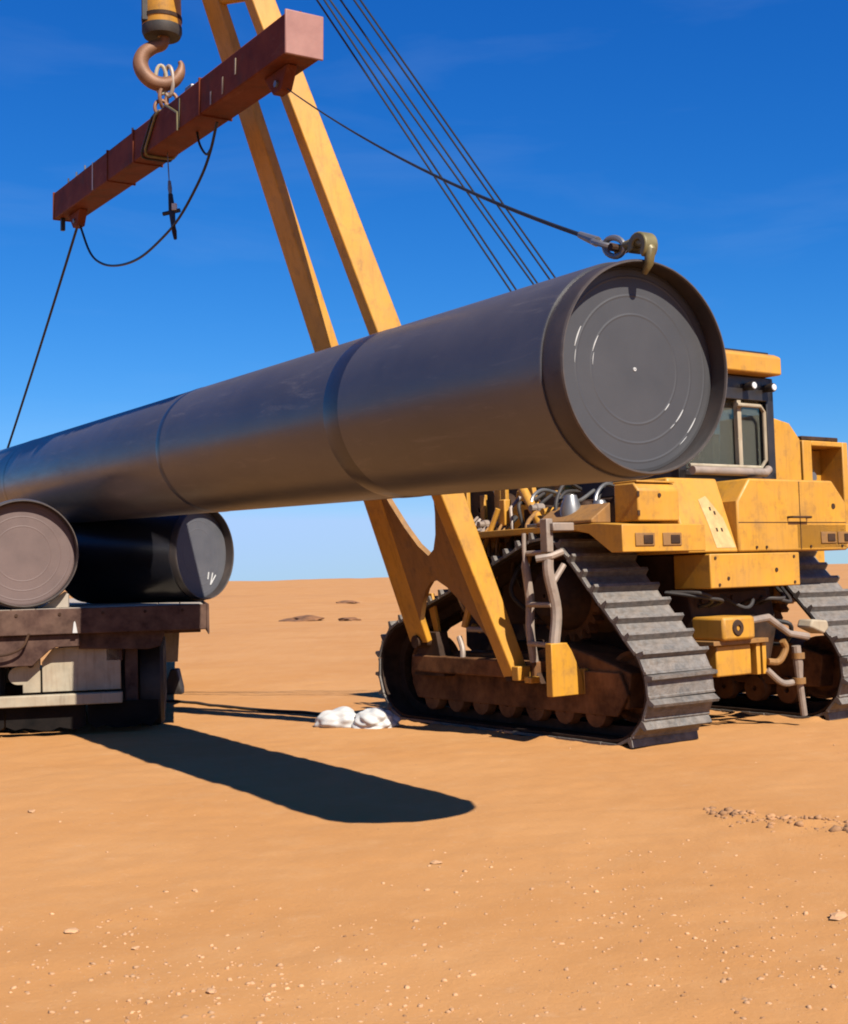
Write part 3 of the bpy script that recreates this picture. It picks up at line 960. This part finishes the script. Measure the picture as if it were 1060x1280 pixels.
for k in range(9):
    y0, z0 = -.2 + .16 * k, random.uniform(1.75, 2.3)
    MB().lathe([(-1.56, .005), (-1.56, .035), (-1.50, .035), (-1.49, .05), (-1.40, .05), (-1.40, .005)], 10, 'x', (random.uniform(-.06, .06), y0, z0), closed=True).build('pipe_fitting', random.choice((M_STEEL, M_PALE, M_YEL, M_GRIME)), pl)
# handles, hinges and filler on the rear bodywork
MB().tube([(.55, -1.60, 2.10), (.55, -1.66, 2.10), (.85, -1.66, 2.10), (.85, -1.60, 2.10)], .012, 8).build('grab_handle', M_GRIME, pl)
MB().lathe([(2.488, .01), (2.488, .09), (2.53, .09), (2.545, .07), (2.545, .01)], 20, 'z', (.55, -1.2, 0), closed=True).build('filler_cap', M_GRIME, pl)
for zz in (2.14, 2.32):
    MB().box(-1.515, -1.485, -1.527, -1.521, zz - .025, zz + .025).build('hinge', M_GRIME, pl)
MB().box(.742, .752, -1.6035, -1.6005, 1.77, 2.47).build('panel_seam', M_GRIME, pl)
MB().box(-.20, 1.50, -1.6035, -1.6005, 2.045, 2.052).build('panel_seam', M_GRIME, pl)
for xx in (-.60, .2, .9, 1.42):
    MB().cyl((xx if xx > -.3 else .05, -1.612, 1.80), (xx if xx > -.3 else .05, -1.598, 1.80), .014, 8).build('bolt', M_GRIME, pl)

# ladder on the left side near the rear, with its yellow foot
MB().prism([(-2.12, .44), (-1.72, .44), (-1.74, .62), (-1.86, .86), (-1.92, .94), (-2.12, .94)], -.93, -.84, 'y').build('ladder_foot', M_YEL, pl, .008)
MB().box(-1.715, -1.64, -.93, -.86, .44, .68).build('foot_tab', M_YEL, pl, .006)
MB().tube(smooth_path([(-2.02, -.86, .92), (-1.98, -.86, 1.25), (-2.06, -.86, 1.60), (-2.06, -.86, 1.76)], 5), .055, 10).build('ladder_rail', M_PALE, pl)
MB().box(-2.10, -2.02, -.90, -.80, 1.80, 2.12).build('ladder_bracket', M_PALE, pl, .008)
MB().tube([(-2.16, -.80, 1.74), (-2.06, -.90, 1.76), (-1.92, -.90, 1.80)], .035, 8).build('ladder_clamp', M_PALE, pl)
MB().tube([(-2.02, -.88, 1.52), (-1.90, -.90, 1.68)], .03, 8).build('ladder_clamp', M_PALE, pl)
MB().box(-2.06, -1.70, -.95, -.85, 2.00, 2.08).build('ladder_arm', M_PALE, pl, .01)
MB().tube(smooth_path([(-1.98, -.42, 2.0), (-1.98, -.42, 1.75), (-1.93, -.42, 1.35), (-1.94, -.42, 1.05), (-1.90, -.42, .74)], 5), [.022] * 6 + [.045] * 15, 10).build('ladder_rail', M_PALE, pl)
for zz in (1.30, .92, 1.80):
    MB().tube([(-1.96, -.42, zz), (-2.03, -.86, zz)], .026, 8).build('rung', M_PALE, pl)

# drawbar and hitch gear at the rear
hb = MB().box(-.62, -.16, -1.72, -1.30, .90, 1.13).build('drawbar_block', M_YEL, pl, .03)
MB().lathe([(-1.735, .03), (-1.735, .07), (-1.715, .085), (-1.715, .03)], 20, 'y', (-.42, 0, 1.02), closed=True).build('pin_eye', M_GRIME, hb)
MB().box(-.70, .10, -1.66, -1.25, .855, .90).build('drawbar_plate', M_YELD, pl, .006)
MB().box(-.60, -.10, -1.60, -1.22, .55, .85).build('hitch_box', M_YEL, pl, .015)
for xx in (-.04, .05):
    MB().box(xx, xx + .055, -1.62, -1.3, .54, .85).build('hitch_plate', M_YEL, pl, .006)
MB().tube([(-.14, -1.66, 1.08), (.05, -1.70, 1.10), (.34, -1.72, .93), (.62, -1.72, .885)], [.035, .04, .032, .04], 10).build('hitch_lever', M_PALE, pl)
MB().tube(smooth_path([(.10, -1.64, .66), (.22, -1.68, .66), (.30, -1.70, .78), (.26, -1.70, .86)], 5), .035, 10).build('hitch_hook', M_YELD, pl)
MB().tube(smooth_path([(.10, -1.62, .58), (.28, -1.66, .44), (.46, -1.70, .44)], 5), .032, 10).build('hitch_arm', M_PALE, pl)
hp = MB().tube([(.44, -1.72, .80), (.46, -1.72, .62), (.47, -1.72, .44), (.52, -1.72, .10)], [.045, .05, .035, .035], 10).build('hitch_pole', M_PALE, pl)
for zz in (.45, .70):
    MB().lathe([(zz - .03, .03), (zz - .03, .065), (zz + .03, .065), (zz + .03, .03)], 14, 'z', (.465, -1.72, 0), closed=True).build('collar', M_YELD, hp)
MB().prism([(.62, 1.06), (.86, 1.04), (.88, .96), (.80, .90), (.58, .98)], -1.80, -1.62, 'y').build('drawpin_block', M_CREAM, pl, .02)

MB().prism([(-.55, .62), (.55, .62), (.62, .9), (.55, 1.38), (-.55, 1.38), (-.62, .9)], -1.30, -1.18, 'y').build('rear_case', M_GRIME, pl, .03)
for (xx, zz) in ((-.45, 1.28), (0, 1.30), (.45, 1.28), (.52, .95), (.45, .70), (.15, .66)):
    MB().cyl((xx, -1.325, zz), (xx, -1.295, zz), .028, 8).build('case_bolt', M_GRIME, pl)
for k, (xa, xb) in enumerate(((-.50, -.80), (-.35, -.86), (.30, .82), (.42, .9), (.1, -.2))):
    MB().tube(smooth_path([(xa, -1.30, 1.22), (xa, -1.48, 1.28), ((xa + xb) / 2, -1.50, 1.36 - .04 * k), (xb, -1.2, 1.38)], 6), .019, 8).build('hydraulic_hose', M_BLACK, pl)
MB().tube(smooth_path([(.52, -1.25, 1.05), (.70, -1.45, 1.0), (.80, -1.30, .80), (.88, -1.0, .78)], 6), .024, 8).build('hydraulic_hose', M_BLACK, pl)
for (xx, zz) in ((-.55, 1.44), (.58, 1.44), (.58, 1.70), (-.60, 1.70)):
    MB().cyl((xx, -1.638, zz), (xx, -1.628, zz), .016, 8).build('bolt', M_GRIME, rb)

# the boom: two box legs leaning out to the left
B1, T1 = Vector((-1.95, 1.41, .90)), Vector((-4.95, 1.42, 9.36))
B2, T2 = Vector((-1.95, -.19, .62)), Vector((-4.74, 1.08, 9.27))


def leg(Bp, Tp, d0, w0, d1, w1):
    ax = (Tp - Bp).normalized()
    yv = Vector((0, 1, 0))
    yv = (yv - ax * yv.dot(ax)).normalized()
    dv = yv.cross(ax).normalized()

    def q4(P, d, wv):
        return [P + dv * d / 2 + yv * wv / 2, P - dv * d / 2 + yv * wv / 2, P - dv * d / 2 - yv * wv / 2, P + dv * d / 2 - yv * wv / 2]
    M_ = Bp.lerp(Tp, .30)
    mb = MB()
    A, Bq, C = q4(Bp, d0 * .62, w0), q4(M_, d0, w0), q4(Tp, d1, w1)
    mb.add(A + Bq + C, [(3, 2, 1, 0), (8, 9, 10, 11)] + [(o + k, o + (k + 1) % 4, o + 4 + (k + 1) % 4, o + 4 + k) for o in (0, 4) for k in range(4)])
    return mb, dv


l1, dv1 = leg(B1, T1, .12, .33, .09, .26)
l1.build('boom_leg', M_YEL, pl, .012)
l2, dv2 = leg(B2, T2, .31, .17, .24, .13)
l2.build('boom_leg', M_YEL, pl, .012)


def bp_(k, s):
    return B1.lerp(T1, s).lerp(B2.lerp(T2, s), k)


nb = (T1 - B1).cross(B2 - B1).normalized()
poly = []
for k in range(0, 11):       # upper edge: a sagging curve
    kk = k / 10
    poly.append(bp_(.03 + .94 * kk, .125 + .13 * abs(2 * kk - 1.0) ** 1.6))
for k in range(0, 11):       # lower edge: an arch
    kk = 1 - k / 10
    poly.append(bp_(.03 + .94 * kk, .095 - .085 * abs(2 * kk - 1.0) ** 1.7))
mbp = MB()
nP = len(poly)
vs = [p + nb * .03 for p in poly] + [p - nb * .03 for p in poly]
fs = [(k, (k + 1) % nP, nP + (k + 1) % nP, nP + k) for k in range(nP)]
half = nP // 2
for k in range(half - 1):
    a, b_, c_, d = k, k + 1, nP - 2 - k, nP - 1 - k
    fs.append((a, b_, c_, d))
    fs.append((nP + d, nP + c_, nP + b_, nP + a))
mbp.add(vs, fs)
mbp.build('boom_cross_plate', M_YELD, pl)
MB().cyl(bp_(0, .78), bp_(1, .78), .05, 12).build('boom_cross_tube', M_YEL, pl)
MB().cyl(bp_(-.1, .90), bp_(1.1, .90), .06, 12).build('boom_cross_tube', M_YEL, pl)
MB().cyl(bp_(-.6, 1.0), bp_(1.6, 1.0), .06, 14).build('boom_head_pin', M_GRIME, pl)
for k in (-.3, .2, .7, 1.2):
    c_ = bp_(k, 1.0)
    MB().lathe([(c_.y - .04, .06), (c_.y - .04, .27), (c_.y, .23), (c_.y + .04, .27), (c_.y + .04, .06)], 30, 'y', (c_.x, 0, c_.z), closed=True).build('boom_sheave', M_GRIME, pl)
for Bq in (B1, B2):
    MB().prism([(Bq.y - .28, .52), (Bq.y + .28, .52), (Bq.y + .15, Bq.z + .10), (Bq.y - .15, Bq.z + .10)], -1.86, -1.70, 'x').build('boom_foot', M_GRIME, pl, .01)
    MB().cyl((-2.04, Bq.y, Bq.z), (-1.66, Bq.y, Bq.z), .07, 14).build('boom_pin', M_GRIME, pl)
MB().box(-1.88, -1.50, -.40, 1.70, .56, .74).build('boom_mount', M_FRAME, pl, .015)
MB().box(-2.06, -1.90, -.36, -.26, .56, .70).build('pin_keeper', M_YEL, pl, .01)
MB().box(-2.02, -1.90, -.50, -.40, .54, .60).build('pin_keeper', M_YEL, pl, .008)
# inner braces between the boom legs
for (a, b_, r, mt) in (((-1.72, .92, 1.05), (-1.62, .74, 1.80), .04, M_YEL), ((-1.72, .66, 1.02), (-1.60, .92, 1.06), .03, M_YEL), ((-1.62, .74, 1.80), (-1.72, .22, .98), .035, M_PALE),
                       ((-1.62, .70, 1.84), (-1.55, .50, 2.30), .03, M_YEL), ((-1.72, .86, 1.03), (-1.72, .44, 1.03), .03, M_PALE)):
    MB().tube([a, b_], r, 8).build('brace', mt, pl)
MB().prism([(1.28, .95), (1.36, .95), (1.52, 1.42), (1.40, 1.42)], -1.80, -1.76, 'x').build('boom_stop', M_YEL, pl, .005)
MB().tube(smooth_path([(-1.80, .92, .95), (-1.82, .84, .82), (-1.84, .82, .66), (-1.84, .78, .58)], 5), .03, 8).build('grease_line', M_PALE, pl)
MB().box(-1.60, -1.56, 1.02, 1.30, 1.50, 1.53).build('bracket', M_GRIME, pl)
MB().box(-1.60, -1.56, 1.10, 1.13, 1.20, 1.80).build('bracket', M_GRIME, pl)
# boom lines up to the head
hd1, hd2 = Vector((-4.30, 1.12, 9.42)), Vector((-4.55, 1.20, 9.34))
for (hd, thr) in ((hd1, (-.40, .80, 5.04)), (hd1 + Vector((-.03, .05, 0)), (-.50, .80, 5.03)), (hd1 + Vector((.0, .25, .02)), (-.70, .80, 4.98)), (hd1 + Vector((-.12, .3, -.02)), (-.78, .80, 4.98)),
                  (hd2, (-1.02, .80, 4.88)), (hd2 + Vector((0, .12, .02)), (-1.10, .80, 4.86))):
    tv = Vector(thr)
    end = hd + (tv - hd) * ((1.9 - hd.x) / (tv.x - hd.x))
    MB().tube([hd, hd.lerp(end, .5) - Vector((0, 0, .02)), end], .011, 6).build('boom_line', M_ROPE, pl)
MB().box(1.70, 2.1, .2, 1.0, 2.4, 3.1).build('line_winch_housing', M_YELD, pl, .02)

# ------------------------------------------------------------------ hook block, spreader beam and slings
BMN, BMF = Vector((-.85, 10.13, 6.0)), Vector((-4.42, 16.02, 6.42))
bax = (BMF - BMN).normalized()
baz = math.atan2(bax.x, bax.y)
bel = math.asin(bax.z)
BML = (BMF - BMN).length
bm_ = thing('spreader_beam', 'long rust-red box beam hanging aslant from the crane hook', 'lifting beam')
bm_.matrix_world = pipe_basis(BMN, baz, bel)
H2 = .165
MB().box(-.155, .155, .02, BML, -H2, H2).build('box_girder', M_RED, bm_, .012)
MB().box(-.172, .172, -.006, .018, -H2 - .012, H2 + .018).build('end_plate', M_REDL, bm_, .01, label='pale red end plate facing the camera')
MB().box(-.168, .168, BML + .002, BML + .03, -H2 - .01, H2 + .01).build('end_plate', M_RED, bm_, .01)
for (yy, wd) in ((.42, .34), (BML - .55, .36)):      # lugs under both ends
    MB().prism([(yy - wd * .6, -H2 - .002), (yy + wd * .8, -H2 - .002), (yy + wd * .25, -H2 - .19), (yy - wd * .25, -H2 - .19)], -.05, .05, 'x').build('lifting_lug', M_RED, bm_, .012)
    MB().cyl((-.07, yy, -H2 - .12), (.07, yy, -H2 - .12), .028, 12).build('lug_pin', M_STEEL, bm_)
MB().box(-.10, -.05, BML - .14, BML - .08, -H2 - .16, -H2 - .003).build('stop_peg', M_ROPE, bm_, .006)
for yy, za, zb, mt in ((1.05, -.04, .10, M_CREAM), (1.34, -.13, .02, M_CREAM), (1.62, -.15, -.03, M_PALE), (2.43, -.15, .13, M_BRASS), (5.25, -.15, .165, M_WHITE)):
    MB().box(-.163, -.157, yy - .013, yy + .013, za, zb).build('chalk_stripe', mt, bm_)
for yy in (5.75, 6.1, 6.45, 4.0):
    MB().cyl((-.10, yy, H2), (-.10, yy, H2 + .09), .012, 8).build('stud', M_STEEL, bm_)
MB().box(-.11, .05, 2.25, 2.42, H2 + .002, H2 + .07).build('top_lug', M_STEEL, bm_, .01)
for yy in (.12, .17):
    MB().cyl((0.02, yy, H2), (0.02, yy, H2 + .07), .012, 8).build('stud', M_RED, bm_)
MB().tube([(-.165, 2.46, -.172), (-.165, 2.46, .0), (-.165, 2.80, .165), (-.10, 3.1, .20)], .012, 8).build('tie_wire', M_BRASS, bm_)

# wire rope choked round the girder below the hook
wr = []
for a in range(0, 360, 12):
    ca, sa = math.cos(RAD(a)), math.sin(RAD(a))
    k_ = 1 / max(abs(ca), abs(sa))
    k_ = min(k_, 1.28)
    wr.append((.172 * ca * k_, 3.10 - .42 * (sa * k_ * .5 - .3), (H2 + .016) * sa * k_))
MB().tube(wr, .014, 8, closed=True).build('choker_rope', M_BRASS, bm_)
MB().tube([(p[0] * 1.02, p[1] + .10, p[2] * 1.02) for p in wr], .012, 8, closed=True).build('choker_rope', M_ROPE, bm_)
for yy in (1.9, 3.8, 4.7):
    MB().box(-.168, .168, yy - .012, yy + .012, -H2 - .012, H2 + .012).build('girder_joint', M_RED, bm_, .004)

# hook block
HK = Vector((-2.56, 12.97, 0))
hbk = thing('hook_block', 'yellow and black crane hook block above the red beam', 'hook block', (HK.x, HK.y, 7.20), (0, 0, RAD(12)))
MB().lathe([(.06, .02), (.06, .17), (.10, .195), (.16, .195), (.17, .20), (.78, .20), (.80, .18), (.80, .02)], 32, 'z', closed=True).build('housing', M_YEL, hbk)
MB().lathe([(.055, .05), (.055, .185), (.10, .205), (.155, .205), (.155, .05)], 32, 'z', closed=True).build('bottom_collar', M_BLACK, hbk)
MB().lathe([(.22, .203), (.22, .208), (.26, .208), (.26, .203)], 32, 'z', closed=True).build('band', M_GRIME, hbk)
MB().prism([(-.205, .17), (-.20, .78), (-.155, .82), (-.13, .82), (-.13, .17)], -.14, .14, 'y').build('cheek_plate', M_BLACK, hbk, .01)
hpts = [(.03, 0, .06), (.0, 0, -.02), (-.10, 0, -.06), (-.19, 0, -.13), (-.225, 0, -.23), (-.19, 0, -.34), (-.10, 0, -.42), (.01, 0, -.44), (.11, 0, -.40), (.17, 0, -.32), (.19, 0, -.24), (.175, 0, -.19)]
sp = smooth_path(hpts, 5)
nS = len(sp)
MB().tube(sp, [(.050 + .030 * math.sin(math.pi * min(1, (k / nS) * 1.15))) * (1 if k < nS * .8 else max(.35, 1 - (k / nS - .8) * 3.0)) for k in range(nS)], 14).build('hook', M_RUSTY, hbk)
for (k, xx) in enumerate((-.09, 0, .09)):
    MB().tube([(xx, 0, .8), (xx * 1.3, -.02, 2.6)], .012, 6).build('hoist_rope', M_ROPE, hbk)

# shackles and chain between hook and beam
sg = thing('chain_sling', 'rusty shackles linking the crane hook to the red beam', 'shackle', (HK.x, HK.y, 6.45))


def link_pts(c_, rx, rz, yaw):
    return [(c_[0] + rx * math.cos(a) * math.cos(yaw), c_[1] + rx * math.cos(a) * math.sin(yaw), c_[2] + rz * math.sin(a)) for a in [2 * math.pi * k / 20 for k in range(20)]]


for (c_, rx, rz, yaw, mt) in (((-.02, 0, .36), .055, .15, .2, M_CREAM), ((.06, 0, .34), .055, .16, -.5, M_PALE), ((.0, 0, .16), .07, .10, 1.2, M_RUSTY), ((.08, .02, .13), .06, .09, .1, M_RUSTY), ((-.02, .0, .06), .07, .08, .4, M_RUSTY)):
    MB().tube(link_pts(c_, rx, rz, yaw), .020, 8, closed=True).build('link', mt, sg)

# wire sling to the near end of the lifted pipe
near_lug = pipe_basis(BMN, baz, bel) @ Vector((0, .42, -H2 - .12))
hook_top = PM @ Vector((0, 0.0, .60))
ferr = PM @ Vector((-.02, .55, .83))
ns_ = thing('wire_sling', 'taut wire rope from the near beam end to the hook on the pipe rim', 'wire rope', tuple(hook_top))
iv = Matrix.Translation(-hook_top)


def rel(p):
    return tuple(iv @ Vector(p))


MB().tube([rel(p) for p in sagged(near_lug, ferr, .10, 20)], [.005 + .009 * (k / 20) for k in range(21)], 8).build('rope', M_ROPE, ns_)
e1 = PM @ Vector((-.015, .36, .74))
MB().tube([rel(ferr), rel(lerp(ferr, e1, .8))], [.020, .030], 10).build('ferrule', M_STEEL, ns_)
e2 = PM @ Vector((-.01, .22, .685))
mid = (e1 + e2) / 2
dv_ = (e2 - e1).normalized()
sv = dv_.cross(Vector((0, 0, 1))).normalized()
for (c_, ln, wd, vv) in ((e1.lerp(e2, .15), .09, .045, sv), (e1.lerp(e2, .75), .085, .05, dv_.cross(sv))):
    MB().tube([rel(c_ + dv_ * ln * math.cos(a) + vv * wd * math.sin(a)) for a in [2 * math.pi * k / 18 for k in range(18)]], .017, 8, closed=True).build('shackle', M_STEEL, ns_)
MB().cyl(rel(e2 + sv * .06), rel(e2 - sv * .06), .022, 10).build('shackle_pin', M_GRIME, ns_)
# flat plate hook over the rim (pipe frame: y along the pipe, z up)
arc = []
for a in range(200, -61, -20):
    arc.append((.078 * math.cos(RAD(a)) + .03, .078 * math.sin(RAD(a)) + .655))
arc2 = []
for a in range(-60, 201, 20):
    arc2.append((.036 * math.cos(RAD(a)) + .03, .036 * math.sin(RAD(a)) + .655))
hk = MB().prism([(-y_, z_) for (y_, z_) in []] or [(.06 - y_ * 1.0, z_) for (y_, z_) in arc + arc2], -.045, .045, 'x')
hk.v = [rel(PM @ Vector(p)) for p in hk.v]
hk.build('pipe_hook', M_BRASS, ns_, .008)
hk2 = MB().tube([(0, .25, .675), (0, .17, .69), (0, .08, .69), (0, .0, .67), (0, -.03, .625), (0, -.02, .555), (0, .02, .51)], [.022, .026, .032, .034, .032, .026, .018], 12)
hk2.v = [rel(PM @ Vector(p)) for p in hk2.v]
hk2.build('hook_bill', M_BRASS, ns_)

# wire sling to the far end
far_lug = pipe_basis(BMN, baz, bel) @ Vector((0, BML - .55, -H2 - .12))
far_top = PM @ Vector((0, 14.88, .61))
fs_ = tag(MB().tube(sagged(far_lug, far_top, .03, 8), .017, 8).build('wire_sling', M_ROPE), 'dark wire rope from the far beam end down to the left edge', 'wire rope')
# slack rope looping below the beam
pts = [far_lug, (-3.92, 15.2, 5.62), (-3.67, 14.79, 5.37), (-3.34, 14.25, 5.21), (-2.99, 13.68, 5.14), (-2.66, 13.15, 5.18), (-2.36, 12.65, 5.27), (-2.07, 12.19, 5.50), (-1.93, 11.97, 5.69), (-1.83, 11.80, 5.92)]
sr = thing('slack_rope', 'slack dark rope looping below the red beam', 'rope', (-2.99, 13.68, 5.14))
MB().tube([tuple(Vector(p) - sr.location) for p in smooth_path(pts, 6)], .014, 8).build('rope', M_ROPE, sr)
MB().tube([tuple(Vector(p) - sr.location) for p in smooth_path([(-2.10, 12.24, 6.02), (-2.06, 12.17, 5.84), (-1.98, 12.05, 5.70), (-1.92, 11.96, 5.72)], 6)], .012, 8).build('rope_tail', M_ROPE, sr)
# turnbuckle hanging from the beam
tb = thing('turnbuckle', 'dark turnbuckle dangling on a thin wire under the beam', 'turnbuckle', (-2.48, 12.86, 5.35))
T0 = tb.location
for (nm, a, b_, r, mt) in (('hanger_wire', (-2.52, 12.92, 6.05), (-2.50, 12.89, 5.66), .006, M_STEEL), ('eye_bolt', (-2.50, 12.89, 5.72), (-2.49, 12.88, 5.56), .020, M_STEEL),
                           ('body', (-2.49, 12.88, 5.58), (-2.46, 12.84, 5.24), .030, M_ROPE), ('jaw', (-2.46, 12.84, 5.26), (-2.43, 12.78, 5.09), .022, M_GRIME)):
    MB().tube([tuple(Vector(a) - T0), tuple(Vector(lerp(a, b_, .5)) - T0), tuple(Vector(b_) - T0)], [r * .8, r * 1.15, r * .8], 8).build(nm, mt, tb)
MB().tube([(-.09, .03, .03), (.09, -.02, .05)], .022, 8).build('locking_bar', M_ROPE, tb)
MB().box(.01, .06, -.04, .01, .05, .12).build('tag', M_WHITE, tb, .004)

# ------------------------------------------------------------------ things on the sand


def lump(name, loc, sx, sy, sz, seed, material, label, cat, amp=.22, sub=4, group=None, rz=0.0, crease=False):
    bm = bmesh.new()
    bmesh.ops.create_icosphere(bm, subdivisions=sub, radius=1)
    rs = np.random.RandomState(seed)
    dirs = rs.randn(9, 3)
    ph = rs.rand(9) * 6.28
    for v in bm.verts:
        d = 0
        for k in range(9):
            d += (math.sin if not crease else (lambda q: .55 * math.sin(q) + .45 * (1 - 2 * abs(math.sin(q * .5)))))(v.co.dot(Vector(dirs[k])) * (1.6 + k * .55) * (1.7 if crease else 1) + ph[k]) / (1 + k * .45)
        v.co *= 1 + amp * d * .35
        v.co.x *= sx
        v.co.y *= sy
        v.co.z = max(v.co.z, -.35) * sz
    for f in bm.faces:
        f.smooth = True
    me_ = bpy.data.meshes.new(name)
    bm.to_mesh(me_)
    bm.free()
    me_.materials.append(material)
    o = bpy.data.objects.new(name, me_)
    COL.objects.link(o)
    o.location = loc
    o.rotation_euler = (0, 0, rz)
    return tag(o, label, cat, group)


def gz(x, y):
    return float(ground_height(np.array([x]), np.array([y]))[0])


lump('plastic_sack', (-1.00, 14.20, gz(-1.0, 14.2) + .05), .27, .2, .155, 3, M_WHITE, 'crumpled white plastic sack on the sand, the left of two', 'sack', .26, 5, 'white sacks beside the track', crease=True)
lump('plastic_sack', (-.60, 14.05, gz(-.6, 14.05) + .05), .26, .2, .15, 8, M_WHITE, 'crumpled white plastic sack, the one nearest the pipelayer track', 'sack', .26, 5, 'white sacks beside the track', crease=True)
ck = MB().prism([(0, 0), (.36, 0), (.36, .10), (.30, .38), (.20, .38), (.12, .16), (0, .14)], 0, .25, 'y').build('wheel_chock', M_BLACK, None, .02)
ck.location = (-4.02, 19.0, gz(-3.8, 19.0) - .01)
tag(ck, 'dark wheel chock on the sand beyond the trailer', 'chock')
cp = []
for k in range(15):
    s = k / 14
    x = -3.9 + (2.75) * s
    y = 17.95 - 2.62 * s + .10 * math.sin(s * 7)
    cp.append((x, y, gz(x, y) + .018))
tag(MB().tube(smooth_path(cp, 4), .018, 8).build('ground_hose', M_BLACK), 'thin dark hose lying on the sand left of the white sacks', 'hose')

for k, (x, y, sx, sz, lb) in enumerate(((-5.0, 55.0, .8, .13, 'low dark earth heap on the far sand, the largest of three'), (-3.2, 53.5, .5, .09, 'small dark earth heap right of the largest far heap'), (-5.6, 92.0, .9, .16, 'tiny dark earth heap nearest the horizon'))):
    lump('earth_heap', (x, y, gz(x, y)), sx, sx * .9, sz, 60 + k, M_HEAP, lb, 'earth heap', .9, 4, 'earth heaps on the far sand')

for k, (x, y, s, lb) in enumerate((( -1.72, 6.15, .024, 'pale stone on bare sand at lower left, the larger one'), (-1.35, 5.82, .018, 'small pale stone just right of the larger pale stone'),
                                   (-2.88, 9.29, .026, 'lone pale stone on the sand left of the pipe shadow'), (.01, 7.34, .022, 'pale stone in the sand below the shadow tip'),
                                   (1.85, 5.97, .036, 'flat pale stone at the right edge of the sand'), (-.90, 5.16, .021, 'pale stone near the bottom edge left of centre'))):
    lump('stone', (x, y, gz(x, y) + s * .25), s * 1.5, s, s * .45, 20 + k, M_STONE, lb, 'stone', .5, 2, 'loose stones on the sand', rz=k).data.shade_flat()


def scatter(name, n, pos, smin, smax, material, label, cat, seed):
    rs = np.random.RandomState(seed)
    g = (1 + 5 ** .5) / 2
    iv_ = np.array([(-1, g, 0), (1, g, 0), (-1, -g, 0), (1, -g, 0), (0, -1, g), (0, 1, g), (0, -1, -g), (0, 1, -g), (g, 0, -1), (g, 0, 1), (-g, 0, -1), (-g, 0, 1)]) / 1.902
    ifc = np.array([(0, 11, 5), (0, 5, 1), (0, 1, 7), (0, 7, 10), (0, 10, 11), (1, 5, 9), (5, 11, 4), (11, 10, 2), (10, 7, 6), (7, 1, 8), (3, 9, 4), (3, 4, 2), (3, 2, 6), (3, 6, 8), (3, 8, 9), (4, 9, 5), (2, 4, 11), (6, 2, 10), (8, 6, 7), (9, 8, 1)])
    xy = pos(rs, n)
    n = len(xy)
    s = smin + (smax - smin) * rs.rand(n) ** 3.0
    an = rs.rand(n) * 6.28
    V = iv_[None] * (1 + .75 * (rs.rand(n, 12, 1) - .5)) * s[:, None, None] * np.stack([.8 + .7 * rs.rand(n), np.ones(n), .55 + .3 * rs.rand(n)], -1)[:, None, :]
    x = V[..., 0] * np.cos(an)[:, None] - V[..., 1] * np.sin(an)[:, None] + xy[:, :1]
    y = V[..., 0] * np.sin(an)[:, None] + V[..., 1] * np.cos(an)[:, None] + xy[:, 1:]
    z = V[..., 2] + (ground_height(xy[:, 0], xy[:, 1]) + s * (rs.rand(n) * .5 - .35))[:, None]
    F = (ifc[None] + (np.arange(n) * 12)[:, None, None]).reshape(-1)
    me_ = bpy.data.meshes.new(name)
    me_.vertices.add(n * 12)
    me_.vertices.foreach_set('co', np.stack([x, y, z], -1).ravel())
    me_.loops.add(len(F))
    me_.loops.foreach_set('vertex_index', F)
    me_.polygons.add(n * 20)
    me_.polygons.foreach_set('loop_start', np.arange(n * 20) * 3)
    me_.update()
    me_.validate()
    me_.materials.append(material)
    o = bpy.data.objects.new(name, me_)
    COL.objects.link(o)
    return tag(o, label, cat, kind='stuff')


CLUSTERS = ((-.90, 5.15, .42, .45, 5), (-.45, 4.85, .35, .3, 3), (-1.45, 5.9, .35, .5, 2), (1.15, 5.85, .40, .6, 4), (1.55, 5.0, .35, .45, 4), (.62, 6.6, .45, .7, 2.5), (.1, 5.1, .5, .5, 2), (-2.2, 8.2, .6, .9, .8), (1.9, 7.2, .6, .6, 1.2), (0, 8.0, 3.0, 3.5, 2.0))


def spread(rs, n):
    wt = np.array([c_[4] for c_ in CLUSTERS])
    k = rs.choice(len(CLUSTERS), n, p=wt / wt.sum())
    C_ = np.array(CLUSTERS)[k]
    x = C_[:, 0] + rs.randn(n) * C_[:, 2] * 1.2
    y = C_[:, 1] + rs.randn(n) * C_[:, 3] * 1.2
    return np.stack([x, y], -1)[y > 3.2]


def strip_pos(rs, n):
    x = 1.82 + 1.2 * rs.rand(n) ** 1.5
    y = 8.37 - .95 * (x - 1.88) + rs.randn(n) * .13
    return np.stack([x, y], -1)


scatter('pebbles', 2300, spread, .002, .014, M_STONE, 'small pale pebbles strewn over the foreground sand', 'pebbles', 41)
scatter('dark_grit', 900, spread, .0025, .010, M_CLOD, 'small dark bits of grit in the sand', 'grit', 42)
scatter('earth_clods', 260, strip_pos, .006, .034, M_CLOD, 'broken line of brown earth clods at the right of the sand', 'clods', 43)
